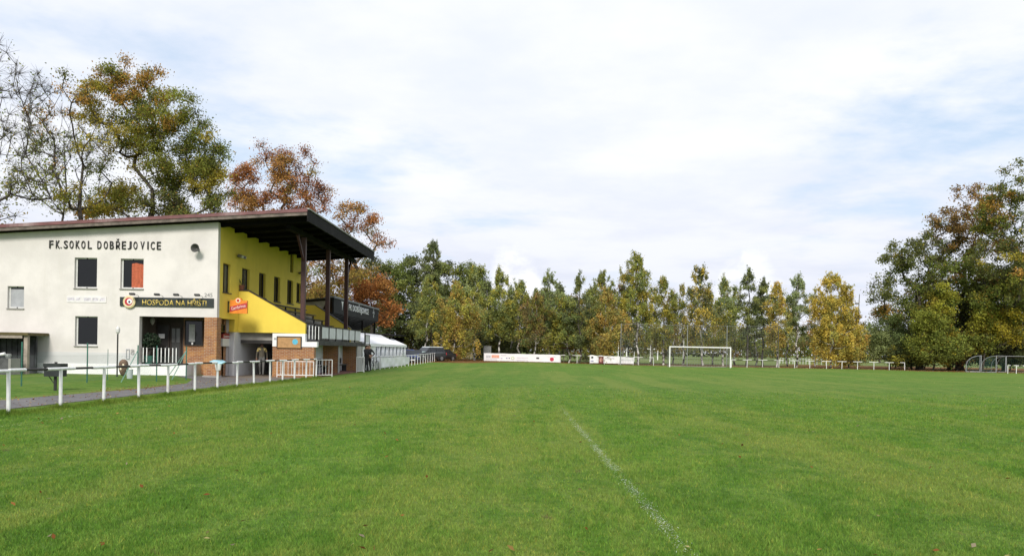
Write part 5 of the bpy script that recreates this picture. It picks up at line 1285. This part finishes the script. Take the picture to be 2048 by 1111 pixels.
def birch(label, px, py_top, Y, wpx, palette, seed, bare_top=.25, low=.2, dens=1., weep=1., leaf=.17, lean=0., name='birch_tree', group='birches along the far end of the pitch', bark=None, shape=1., base_px=None):
    """slim white stem, rising limbs and hanging sprays of small leaves"""
    r_ = np.random.default_rng(seed); b = P(base_px or px, 722, Y); bz_ = float(gz(b.x, Y)); t_ = P(px, py_top, Y); H = t_.z-bz_; Wd = 1.3*wpx*Y/FPX
    base = np.array((b.x, Y, bz_-.05)); root = empty(name, base, label, 'tree', group)
    n = int(85*dens*max(.6, Wd/4.5)); u = r_.random(n)**.80; u[:6] = np.array([.99, .965, .94, .92, .90, .88])
    z = low+(1-low)*u
    q_ = np.clip((1-z)/(1-low), 0, 1); prof = np.clip(q_/r_.uniform(.30, .62), 0, 1)**(r_.uniform(.55, .95)*shape)*(1-.4*np.clip((q_-.62)/.38, 0, 1))
    an = r_.uniform(0, 2*pi, n); rr = Wd/2*prof*r_.uniform(.35, 1.02, n)+.12
    p1_, p2_, p3_ = r_.uniform(0, 6.28, 3); rr = rr*np.clip(1+.30*np.sin(z*r_.uniform(9, 16)+p1_)+.28*np.sin(an+p2_+z*3)+.15*np.sin(an*2+p3_+z*11), .35, 1.6)
    ax = np.array((t_.x, Y, t_.z))-base
    tips = base+ax*z[:, None]+np.stack([np.cos(an)*rr, np.sin(an)*rr, r_.normal(size=n)*.25], 1)
    V, F = skeleton(base, base+ax*.97, tips, r_, rmin=.012, up=1.0, rtrunk=.010*H+.025, trunk_n=11, bend=.08)
    # hanging twigs
    tw = 9; m = n*tw; C = np.repeat(tips, tw, 0); E = C+np.stack([r_.normal(size=m)*.38, r_.normal(size=m)*.38, -weep*r_.uniform(.1, 1.5, m)+.35], 1)
    upz = np.repeat(z, tw) > .84; E[upz, :2] = C[upz, :2]+(E[upz, :2]-C[upz, :2])*.45; E[upz, 2] = C[upz, 2]+r_.uniform(-.5, .9, upz.sum())
    E[:, 2] = np.maximum(E[:, 2], bz_+.4)
    V2, F2 = tubes_np(C, E, np.full(m, .010), np.full(m, .005), 3)
    bk_ = bark or bark_birch
    nt = 11*5
    tr_ = npmesh('trunk', V, F, bk_, root, loc=base)
    tag(npmesh('twigs', V2, F2, bark_oak, root, loc=base), kind='stuff')
    pal = np.array(palette); per = r_.integers(12, 30, m); zt = np.repeat(z, tw); per = (per*np.where(zt > .84, .62-bare_top*1.2*r_.random(m), 1.)*dens).astype(int).clip(0)
    idx = np.repeat(np.arange(m), per); s_ = r_.random((len(idx), 1))**.8
    Pq = C[idx]+(E-C)[idx]*s_+r_.normal(size=(len(idx), 3))*np.where(zt[idx] > .84, .09, .17)[:, None]
    tipc = r_.integers(0, len(pal), n); tipf = r_.uniform(.75, 1.25, n); ti = np.repeat(np.arange(n), tw)[idx]
    lc = pal[tipc[ti]]*tipf[ti][:, None]; rnd = r_.random(len(idx)) < .3; lc[rnd] = pal[r_.integers(0, len(pal), rnd.sum())]
    Pq[:, 2] = np.maximum(Pq[:, 2], bz_+.1)
    v, f, c3 = leaves(Pq, r_, leaf*.60, (lc*.88+.009)*3.0, up=.1, asp=.6)  # leaf colour lifted and greyed to stand in for haze
    npmesh('crown', v, f, leaf_mat(), root, c3, loc=base)
    return root
# leaf colours
OLIVE = [(.085, .095, .022), (.125, .115, .020), (.060, .080, .022), (.155, .120, .020)]
OAKG = [(.076, .092, .022), (.102, .110, .022), (.145, .122, .021), (.185, .108, .026), (.066, .072, .023)]
RUST = [(.185, .085, .034), (.155, .070, .036), (.195, .110, .034), (.120, .090, .024), (.130, .060, .036)]
ORNG = [(.190, .082, .028), (.165, .066, .025), (.200, .102, .032), (.115, .062, .025)]
DKG = [(.038, .050, .021), (.050, .062, .023), (.062, .070, .024), (.042, .047, .025)]
MIDG = [(.080, .100, .028), (.096, .112, .032), (.110, .115, .028), (.070, .086, .027)]
YELG = [(.150, .145, .022), (.115, .125, .024), (.180, .150, .020), (.090, .105, .024)]
GOLD = [(.225, .172, .028), (.205, .155, .026), (.165, .142, .026), (.260, .190, .032), (.125, .122, .028)]
AMBR = [(.195, .125, .030), (.170, .125, .028), (.140, .122, .028), (.210, .145, .030), (.100, .106, .028)]
PALE = [(.105, .130, .052), (.130, .150, .062), (.085, .110, .045), (.140, .145, .060)]
BRWN = [(.110, .070, .026), (.140, .080, .026), (.080, .062, .026), (.060, .058, .022)]

big = 'big trees behind the clubhouse'
broadleaf('oak_tree', 'tallest oak above the clubhouse roof with olive and amber crown', 'tree', big, 290, 60., [
    (235, 165, 45, 52, 3), (300, 178, 40, 55, 3), (350, 235, 62, 60, 1), (395, 300, 48, 62, 0), (415, 375, 42, 45, 2), (330, 330, 62, 52, 1), (262, 290, 42, 52, 2), (245, 390, 60, 36, 2), (320, 410, 55, 28, 4), (190, 215, 45, 55, 2), (380, 425, 50, 25, 4), (275, 230, 50, 45, 0), (425, 330, 32, 45, 0), (440, 400, 32, 38, 1), (350, 370, 50, 40, 0), (300, 260, 45, 45, 1), (200, 410, 60, 28, 2), (405, 345, 50, 40, 1)],
    OAKG, 11, leaf=.15, dens=.86, clump=.76, twigs=10, leafn=50, rtrunk=.40, fine=.72, fork=22, spread=.44)
broadleaf('oak_tree', 'thin oak with orange top leaves between the bare tree and the tallest oak', 'tree', big, 175, 57., [
    (135, 185, 42, 42, 3, .8), (160, 260, 55, 55, 2, .5), (110, 300, 55, 60, 0, .35), (190, 330, 45, 60, 0, .45), (150, 400, 85, 35, 2, .9), (85, 240, 40, 45, 3, .35)],
    OAKG, 12, leaf=.15, dens=.5, clump=.85, twigs=12, leafn=36, rtrunk=.20, spread=.36, fine=.8)
broadleaf('bare_tree', 'nearly bare grey tree leaning in above the roof at the picture edge', 'tree', big, -20, 53., [
    (-20, 130, 50, 80, 0, .10), (30, 260, 70, 90, 0, .12), (-60, 300, 70, 90, 0, .15), (60, 190, 45, 70, 0, .06), (60, 370, 70, 60, 0, .5), (-10, 400, 60, 45, 0, .6)],
    OLIVE, 13, leaf=.13, dens=1.0, clump=1.0, twigs=18, leafn=30, bark=bark_grey, rtrunk=.16, bend=.05, up=1.25, fork=70)
broadleaf('bare_tree', 'slender many stemmed bare tree standing behind the thin orange topped oak', 'tree', big, 120, 66., [
    (70, 190, 55, 75, 0, .05), (130, 300, 80, 80, 0, .18), (205, 300, 50, 90, 0, .12), (60, 340, 80, 70, 0, .25), (200, 410, 90, 35, 0, .8)],
    MIDG, 14, leaf=.14, dens=.9, clump=1.0, twigs=18, leafn=30, bark=bark_grey, rtrunk=.13, bend=.05, up=1.25, fork=70)
broadleaf('oak_tree', 'rust red oak rising behind the middle of the clubhouse roof', 'tree', big, 560, 74., [
    (488, 368, 40, 52, 0), (545, 340, 40, 42, 2), (600, 335, 48, 50, 1, .6), (575, 395, 55, 40, 0), (640, 385, 38, 38, 4, .6), (530, 300, 30, 25, 1, .15), (505, 420, 60, 35, 2), (610, 430, 50, 30, 1)],
    RUST, 15, leaf=.16, dens=.72, clump=.78, twigs=11, leafn=46, rtrunk=.34, fine=.76, fork=18, spread=.45)
broadleaf('oak_tree', 'brown and olive oak hanging over the far end of the clubhouse roof', 'tree', big, 690, 80., [
    (690, 425, 38, 34, 2), (735, 445, 32, 32, 0), (760, 485, 28, 22, 1, .4), (710, 475, 50, 34, 3, .7), (655, 520, 50, 40, 2), (690, 560, 55, 40, 3), (640, 590, 50, 45, 3), (730, 530, 40, 28, 3, .6)],
    RUST+[(.07, .075, .02)], 16, leaf=.16, dens=.52, clump=.85, twigs=9, leafn=48, rtrunk=.36, spread=.45, fine=.82)
broadleaf('oak_tree', 'dim olive brown tree filling the gap under the terrace roof', 'tree', big, 600, 92., [(610, 560, 60, 60), (650, 620, 60, 50), (560, 600, 60, 60), (700, 640, 50, 40), (540, 500, 60, 60)], OAKG+BRWN, 17, leaf=.19, dens=.7, clump=.95, twigs=4, leafn=50)
broadleaf('maple_tree', 'bright orange tree above the black club lettering', 'tree', big, 745, 84., [(705, 565, 30, 28, 0), (740, 585, 40, 38, 0), (770, 620, 28, 28, 0), (715, 610, 35, 28, 1), (765, 575, 22, 24, 2)], ORNG, 18, leaf=.15, dens=1.1, clump=.7, twigs=5, leafn=55, rtrunk=.2)
dk = 'dark trees behind the marquee and cars'
for i, (px, lob, pal, lab) in enumerate((
    (760, [(750, 560, 35, 45), (770, 640, 45, 50), (740, 680, 50, 30)], DKG, 'dark green tree just beyond the orange tree'),
    (800, [(795, 545, 32, 38, 0, .8), (805, 600, 40, 45), (790, 665, 45, 45)], MIDG+DKG, 'greyish green tree behind the marquee roof'),
    (838, [(828, 545, 30, 35), (840, 610, 35, 50), (835, 675, 40, 40)], DKG, 'dark tree rising left of the pointed aspen'),
    (905, [(905, 545, 28, 24), (890, 600, 40, 45), (920, 590, 35, 45), (905, 660, 50, 45)], MIDG+DKG, 'green tree right of the pointed aspen, behind the golden birch'),
    (955, [(950, 550, 28, 25), (950, 600, 35, 45), (960, 665, 45, 40)], MIDG, 'green tree behind the gap between golden birch and long banner'))):
    broadleaf('field_tree', lab, 'tree', dk, px, 118.+3*i, lob, pal, 30+i, leaf=.22, dens=1.0, clump=.95, twigs=3, leafn=55, rtrunk=.22)
birch('tall dark aspen with a pointed top above the parked cars', 866, 484, 116., 62, DKG+MIDG, 40, bare_top=.3, low=.15, dens=1.3, weep=.3, name='aspen_tree', group=dk, bark=bark_grey, shape=1.25)
for i, (px, rx_, py, ry_, pal, lab) in enumerate(((1000, 60, 660, 50, DKG, 'dark undergrowth tree behind the left half of the long banner'), (1075, 55, 655, 55, DKG+MIDG, 'dark undergrowth tree behind the red apple print'), (1140, 45, 650, 50, DKG+BRWN, 'dark undergrowth tree behind the rusty frame'), (1195, 40, 640, 55, DKG+BRWN, 'dark thicket behind the shorter banner'))):
    broadleaf('thicket', lab, 'bush', 'dark thickets behind the birches', px, 128., [(px, py, rx_, ry_), (px-20, py+20, rx_, ry_*.7), (px+15, py-35, rx_*.7, ry_*.6)], pal, 60+i, leaf=.24, dens=.8, clump=1.0, twigs=3, leafn=34, rtrunk=.15)
# the birch row, from the cars to the dark trees: label, x, top, distance, width, colours, lowest leaf (fraction)
rows = [
    ('olive birch with a bare lower stem above the parked cars', 856, 563, 106, 52, YELG+MIDG, .30, {}),
    ('wide golden weeping birch beside the black sedan', 912, 572, 103, 78, AMBR+YELG, .08, dict(weep=1.7, dens=1.15)),
    ('light green birch behind the golden weeping birch', 948, 540, 110, 50, PALE+YELG, .25, {}),
    ('green birch with a forked white stem behind the banner start', 1000, 548, 109, 62, MIDG+YELG, .30, {}),
    ('bushy green birch over the middle of the long banner', 1040, 570, 110, 55, MIDG+YELG, .28, {}),
    ('tall green birch with wispy top above the red apple print', 1096, 550, 110, 52, MIDG+PALE, .25, {}),
    ('brownish olive birch in front of the wispy topped one', 1072, 590, 106, 45, OLIVE+BRWN, .25, {}),
    ('low olive birch over the rusty frame', 1135, 598, 108, 62, OLIVE+YELG, .18, dict(shape=.8)),
    ('narrow dark green alder with dark stem', 1160, 557, 106, 36, DKG+MIDG, .12, dict(bark=bark_oak, name='alder_tree', weep=.5)),
    ('light green birch between the alder and the amber birch', 1205, 551, 111, 50, MIDG+YELG, .30, {}),
    ('low amber leaved birch above the shorter banner', 1212, 590, 105, 58, AMBR, .10, dict(weep=1.4, dens=1.1)),
    ('thin dark birch with sparse leaves beside the amber birch', 1243, 570, 112, 40, DKG+BRWN, .30, dict(dens=.6)),
    ('tallest olive gold birch in the row behind the far white goal', 1276, 514, 108, 62, OLIVE+YELG, .22, dict(dens=1.15)),
    ('olive birch leaning close to the tallest one', 1328, 562, 110, 55, OLIVE+YELG, .25, {}),
    ('sparse pale birch with light sky gaps left of the large goal', 1365, 575, 113, 36, PALE+AMBR, .30, dict(dens=.5)),
    ('golden topped birch over the large goal', 1402, 542, 107, 62, GOLD+OLIVE+DKG, .28, dict(weep=1.5)),
    ('pale green birch right of the golden topped one', 1448, 566, 110, 50, YELG+PALE, .30, {}),
    ('tall dark green poplar over the right goal post', 1496, 543, 112, 46, DKG+MIDG, .32, dict(weep=.3, bark=bark_grey, name='poplar_tree', dens=.85)),
    ('dark green poplar right of the ball stop net', 1526, 566, 114, 46, DKG+MIDG, .30, dict(weep=.3, bark=bark_grey, name='poplar_tree')),
    ('slim amber birch at the end of the ball stop net', 1556, 572, 107, 34, AMBR+GOLD, .28, {}),
    ('pale silvery green aspen between the slim amber and the big yellow birch', 1596, 559, 110, 48, PALE, .28, dict(weep=.3, name='aspen_tree', dens=.95)),
    ('large bright yellow birch near the lamp mast', 1664, 556, 106, 82, GOLD, .14, dict(weep=1.4, dens=1.2)),
    ('low golden birch at the foot of the large yellow one', 1702, 622, 108, 56, GOLD+AMBR, .08, dict(shape=.8)),
    ('small sparse tree behind the large yellow birch', 1632, 600, 125, 36, OLIVE+BRWN, .2, dict(dens=.5)),
]
for i, (lab, px, pt_, Y, wd, pal, low_, kw) in enumerate(rows):
    birch(lab, px, pt_, float(Y), wd, pal, 100+i, low=low_, base_px=px+random.uniform(-4, 4), **kw)
rows2 = [
    ('slim green tree in the second row behind the first birch', 880, 575, 118, 50, MIDG+DKG, .1, {}), ('green tree of the second row above the banner start', 975, 572, 119, 60, MIDG+DKG, .08, {}), ('dusky green tree of the second row over the long banner', 1022, 582, 120, 55, DKG+MIDG, .08, {}),
    ('dark green tree of the second row behind the red apple print', 1120, 575, 119, 55, DKG+MIDG, .08, {}), ('dark tree of the second row behind the alder', 1182, 578, 119, 45, DKG+OLIVE, .08, {}), ('olive tree of the second row behind the tallest birch', 1258, 580, 121, 50, OLIVE+DKG, .18, dict(dens=.8)),
    ('olive tree of the second row left of the goal', 1302, 580, 118, 40, OLIVE+MIDG, .2, dict(dens=.6)), ('brownish tree of the second row over the crossbar', 1345, 590, 121, 45, BRWN+OLIVE, .15, dict(dens=.7)), ('pale olive tree of the second row behind the golden topped birch', 1425, 592, 120, 42, YELG+OLIVE, .2, dict(dens=.6)),
    ('green tree of the second row behind the right goal post', 1470, 580, 119, 38, MIDG+YELG, .2, dict(dens=.6)), ('shaded green tree of the second row behind the poplars', 1512, 600, 121, 42, DKG+MIDG, .2, dict(dens=.6)), ('olive tree of the second row behind the slim amber birch', 1575, 610, 120, 38, OLIVE+MIDG, .2, dict(dens=.55)),
    ('olive tree of the second row behind the big yellow birch', 1680, 600, 122, 55, OLIVE+YELG, .12, dict(dens=.8))]
for i, (lab, px, pt_, Y, wd, pal, low_, kw) in enumerate(rows2):
    birch(lab, px, pt_, float(Y), wd, pal, 150+i, low=low_, name='field_birch', group='second row of trees behind the birches', **kw)
# hedge and trees across the far field
for i, (px, py, rx_, ry_, pal, lab) in enumerate(((1240, 672, 70, 32, OLIVE+BRWN, 'far hedge tree behind the second pitch goal'), (1330, 676, 70, 28, OLIVE+MIDG, 'far hedge tree seen above the crossbar'), (1425, 670, 70, 34, BRWN+OLIVE, 'far brown hedge tree behind the ball stop net'),
                                          (1510, 672, 70, 30, MIDG+OLIVE, 'far green hedge tree past the ball stop net'), (1600, 676, 80, 30, BRWN+MIDG, 'far brownish hedge tree under the aspen'), (1690, 680, 70, 28, BRWN+OLIVE, 'far hedge tree under the lamp mast'), (1760, 675, 60, 32, MIDG, 'far hedge tree at the foot of the dark oaks'),
                                          (1120, 670, 80, 34, DKG+MIDG, 'far dark hedge tree behind the rusty frame'), (1020, 672, 80, 34, DKG, 'far dark hedge tree behind the long banner'))):
    broadleaf('hedge_tree', lab, 'tree', 'hedge across the far field', px, 215.+7*(i % 3), [(px, py, rx_, ry_), (px-40, py+16, rx_*.8, ry_*.8), (px+35, py+14, rx_*.8, ry_*.8)], pal, 200+i, leaf=.36, dens=.5, clump=1.5, twigs=2, leafn=28, rtrunk=.2)
# the wood on the skyline reads as one mass
def skyline():
    r_ = np.random.default_rng(77); n = 26000; x = r_.uniform(-260, 330, n); top_ = 10+2.5*np.sin(x*.045)+2*np.sin(x*.13+1)+1.2*np.sin(x*.41)
    z = top_*r_.random(n)**.8; y = 410+r_.uniform(-9, 9, n)
    pal = np.array(DKG+OLIVE+BRWN); v, f, c = leaves(np.stack([x, y, z], 1), r_, .85, pal[(np.floor(x/7).astype(int)*7919) % len(pal)]*1.3)
    return npmesh('distant_wood', v, f, leaf_mat(), None, c)
tag(skyline(), 'low distant wood on the skyline beyond the far field', 'wood', kind='stuff')
# dark wood at right
rw = 'trees of the wood beside the training goals'
broadleaf('oak_tree', 'spreading dark oak reaching out over the fence at the wood edge', 'tree', rw, 1840, 104., [
    (1800, 515, 40, 42, 4), (1840, 500, 40, 40, 4), (1775, 580, 38, 36, 4, .75), (1825, 570, 50, 50, 0), (1760, 615, 30, 22, 3, .6), (1850, 620, 45, 50, 4), (1880, 560, 50, 60, 0)], OAKG+DKG, 301, spread=.42, leaf=.19, dens=.72, clump=.95, twigs=8, leafn=46, rtrunk=.45)
broadleaf('oak_tree', 'tall brownish oak with twiggy top behind the spreading dark oak', 'tree', rw, 1920, 110., [
    (1905, 440, 45, 45, 0), (1955, 395, 45, 42, 1, .4), (1900, 500, 60, 55, 3), (1960, 470, 60, 60, 0), (1940, 560, 70, 70, 4)], BRWN+OAKG, 302, spread=.42, leaf=.20, dens=.72, clump=1.0, twigs=10, leafn=44, rtrunk=.5)
broadleaf('oak_tree', 'tallest oak of the wood, olive and rust, at the picture edge', 'tree', rw, 2085, 100., [
    (2040, 375, 52, 50, 4), (2000, 430, 50, 55, 0), (2060, 450, 70, 70, 0), (2010, 520, 70, 65, 4), (2080, 560, 70, 80, 4), (2020, 600, 70, 60, 0), (1985, 420, 35, 40, 3)], OAKG, 303, spread=.42, leaf=.18, dens=.78, clump=.95, twigs=8, leafn=46, rtrunk=.55)
broadleaf('wood_tree', 'deep green tree behind the training goals', 'tree', rw, 2010, 108., [(2010, 590, 60, 60), (2050, 640, 60, 60), (1990, 660, 60, 50), (1950, 620, 60, 60), (2040, 700, 60, 30)], DKG, 304, leaf=.21, dens=1.0, clump=1.0, twigs=3, leafn=58, rtrunk=.35)
broadleaf('wood_tree', 'shadowy tree in the middle of the wood', 'tree', rw, 1900, 113., [(1900, 640, 60, 60), (1850, 660, 60, 55), (1930, 690, 60, 40), (1870, 600, 50, 50)], DKG+BRWN, 305, leaf=.21, dens=1.0, clump=1.0, twigs=3, leafn=58, rtrunk=.35)
broadleaf('hazel_bush', 'tall yellow green hazel bush at the edge of the wood', 'bush', rw, 1868, 102., [(1880, 605, 28, 40, 0), (1865, 655, 38, 45, 1), (1850, 700, 42, 32, 3), (1895, 690, 40, 40, 3)], YELG+OLIVE, 306, leaf=.17, dens=1.05, clump=.75, twigs=4, leafn=52, rtrunk=.14)
broadleaf('willow_bush', 'pale grey green willow bush at the end of the rail fence', 'bush', rw, 1780, 108., [(1778, 645, 35, 32, 0), (1765, 690, 36, 32, 1), (1805, 690, 38, 38, 2)], PALE+MIDG, 307, leaf=.16, dens=1.1, clump=.75, twigs=4, leafn=52, rtrunk=.14)
broadleaf('hazel_bush', 'olive bush with yellow leaves over the first training goal', 'bush', rw, 1965, 101., [(1965, 615, 32, 45, 1), (1975, 660, 38, 40, 0), (1955, 690, 40, 30, 3), (2020, 655, 36, 40, 2)], YELG+OAKG, 308, leaf=.17, dens=.95, clump=.8, twigs=4, leafn=50, rtrunk=.14)
broadleaf('dark_bush', 'low dark bush between the willow bush and the hazel', 'bush', rw, 1825, 105., [(1825, 700, 34, 28), (1800, 715, 30, 16)], DKG+OLIVE, 309, leaf=.18, dens=1.1, clump=.75, twigs=3, leafn=52, rtrunk=.12)
broadleaf('dark_bush', 'low dark bush under the trees left of the training goals', 'bush', rw, 1915, 104., [(1910, 705, 40, 26), (1935, 690, 34, 30)], DKG+BRWN, 310, leaf=.18, dens=1.1, clump=.75, twigs=3, leafn=52, rtrunk=.12)
broadleaf('dark_bush', 'dark bush close behind the small training goals', 'bush', rw, 2010, 103.5, [(2000, 700, 50, 26), (2045, 695, 40, 30)], DKG, 311, leaf=.18, dens=1.1, clump=.75, twigs=3, leafn=52, rtrunk=.12)
for i, (px, pal, lab) in enumerate(((1790, DKG, 'shaded low thicket deep behind the willow bush'), (1850, DKG+BRWN, 'shaded low thicket deep behind the hazel bush'), (1905, DKG, 'shaded low thicket in the dark middle of the wood'), (1960, DKG, 'shaded low thicket behind the first training goal'), (2020, DKG, 'shaded low thicket behind the last training goal'))):
    broadleaf('thicket', lab, 'bush', rw, px, 117., [(px, 705, 42, 26), (px+15, 675, 38, 30)], pal, 330+i, leaf=.22, dens=.9, clump=.95, twigs=2, leafn=40, rtrunk=.1)

# ------------------------------------------------------------------ turf: blades, chalk, fallen leaves
def grass_blades():
    r_ = np.random.default_rng(5)
    # denser near the viewer; blades become tufts farther off
    n = 560000
    y = 5.2+(42-5.2)*r_.random(n)**2.1; x = (r_.random(n)-.5)*2*(y*.70+.8)
    ok = (x > -11.6-.02*y) & (r_.random(n) > sst(16, 40, y)); x, y = x[ok], y[ok]; n = len(x)
    z = gz(x, y); far = y/10
    dn = np.sin(x*1.9+np.sin(y*1.3)*1.5)*np.sin(y*1.6+np.cos(x*.9)*1.4)      # lusher and thinner spots
    h = (.022+.014*r_.random(n)+.010*dn)*(.8+.30*far)*np.where(r_.random(n) < .03, 1.6, 1.); h = np.maximum(h, .012)
    wd = (.0026+.0024*r_.random(n))*(.7+.75*far)
    an = r_.uniform(0, 2*pi, n); le = r_.uniform(.15, .95, n); la = r_.uniform(0, 2*pi, n)
    a = np.stack([x-np.cos(an)*wd, y-np.sin(an)*wd, z-.004], 1); b = np.stack([x+np.cos(an)*wd, y+np.sin(an)*wd, z-.004], 1)
    c = np.stack([x+np.cos(la)*h*le, y+np.sin(la)*h*le, z+h], 1)
    V = np.stack([a, b, c], 1).reshape(-1, 3); F = np.arange(3*n).reshape(-1, 3)
    br = r_.uniform(.95, 1.75, n)[:, None]*np.array([[1., 1., 1.]]); yl = r_.random(n) < .10; br[yl] *= np.array([1.6, 1.15, 1.2])
    col_ = np.repeat(br, 3, 0)
    return npmesh('grass', V, F, blade_mat(), None, col_)
tag(grass_blades(), 'short mown grass of the pitch', 'grass', kind='stuff')
def fence_grass():
    r_ = np.random.default_rng(15); n = 26000; t = r_.random(n)
    px_ = np.array(lp); k = (t*(len(px_)-1)).astype(int); u = t*(len(px_)-1)-k; q = px_[k]*(1-u)[:, None]+px_[np.minimum(k+1, len(px_)-1)]*u[:, None]
    post = r_.random(n) < .35; q[post] = px_[r_.integers(0, len(px_), post.sum())]+r_.normal(size=(post.sum(), 2))*.10
    q[~post] += r_.normal(size=((~post).sum(), 2))*np.array([.22, .1]); x, y = q[:, 0], q[:, 1]; z = gz(x, y)
    h = np.where(post, .07+.10*r_.random(n), .04+.06*r_.random(n)); wd = .005+.004*r_.random(n); an = r_.uniform(0, 2*pi, n); la = r_.uniform(0, 2*pi, n); le = r_.uniform(.1, .6, n)
    a = np.stack([x-np.cos(an)*wd, y-np.sin(an)*wd, z-.004], 1); b = np.stack([x+np.cos(an)*wd, y+np.sin(an)*wd, z-.004], 1); c = np.stack([x+np.cos(la)*h*le, y+np.sin(la)*h*le, z+h], 1)
    return npmesh('verge_grass', np.stack([a, b, c], 1).reshape(-1, 3), np.arange(3*n).reshape(-1, 3), blade_mat(), None, np.repeat(r_.uniform(.7, 1.5, (n, 1))*np.array([[1.05, 1., .9]]), 3, 0))
tag(fence_grass(), 'longer unmown grass along the foot of the rail fence', 'grass', kind='stuff')
def fleck_line(name, p0, p1, wd, n, size, colr, seed, gap=.45, fade=0.):
    r_ = np.random.default_rng(seed); p0, p1 = np.array(p0)[:2], np.array(p1)[:2]; t = r_.random(n)
    d_ = p1-p0; L = np.linalg.norm(d_); nrm = np.array([-d_[1], d_[0]])/L
    dens_ = .5+.5*np.sin(t*L*2.3+1)*np.sin(t*L*.9+.4)+.25*np.sin(t*L*7)
    keep = r_.random(n) < np.clip(dens_+gap, .12, 1)*(1. if not fade else np.clip(t/fade, 0, 1)**1.6); t = t[keep]; n = len(t)
    q = p0+d_*t[:, None]+nrm*(r_.normal(size=(n, 1))*wd*.5)
    P3 = np.stack([q[:, 0], q[:, 1], gz(q[:, 0], q[:, 1])+r_.uniform(.006, .03, n)], 1)
    v, f, c = leaves(P3, r_, size, np.tile(np.array(colr), (n, 1)), up=1.2, asp=.30)
    return npmesh(name, v, f, leaf_mat(), None, c)
tag(fleck_line('penalty_area_line', LINE_A+(LINE_A-LINE_B)*.45, LINE_B+(LINE_B-LINE_A)*.06, .08, 7000, .0085, (.56, .61, .52), 8, gap=.12, fade=.5), kind='structure')
tl0, tl1 = (-10.05, 9.), (-9.9, 40.)
tag(fleck_line('touch_line', tl0, tl1, .10, 1500, .018, (.34, .44, .20), 9, gap=.05), kind='structure')
def fallen():
    r_ = np.random.default_rng(21); pts = []
    n = 300; y = 6.3+60*r_.random(n)**1.5; x = (r_.random(n)-.5)*2*y*.66; pts.append(np.stack([x, y], 1))
    n = 700; pts.append(np.stack([-12.3-2.6*r_.random(n), 14+24*r_.random(n)], 1))                  # path verge
    n = 2600; pts.append(np.stack([-14+55*r_.random(n), 99+9*r_.random(n)**.7], 1))                 # under the birches
    n = 1500; pts.append(np.stack([44+26*r_.random(n), 92+12*r_.random(n)**.6], 1))                 # wood edge
    n = 500; pts.append(np.stack([-12-4*r_.random(n), 78+30*r_.random(n)], 1))
    q = np.concatenate(pts); ok = ~((q[:, 0] < -10.9) & (q[:, 1] < 13)); q = q[ok]; n = len(q)
    pal = np.array([(.30, .13, .045), (.20, .08, .03), (.36, .23, .08), (.13, .065, .03), (.42, .36, .16), (.30, .25, .17)])
    P3 = np.stack([q[:, 0], q[:, 1], gz(q[:, 0], q[:, 1])+.035+.01*r_.random(n)], 1)
    v, f, c = leaves(P3, r_, .031, pal[r_.integers(0, len(pal), n)], up=2.2, asp=.6)
    k = q[:, 1] > 60; s_ = np.repeat(np.where(k, 1.9, 1.), 4)[:, None]; ctr = np.repeat(P3, 4, 0); v = ctr+(v-ctr)*s_
    return npmesh('fallen_leaves', v, f, leaf_mat(), None, c)
tag(fallen(), 'scattered brown and yellow fallen leaves on the turf', 'leaves', kind='stuff')
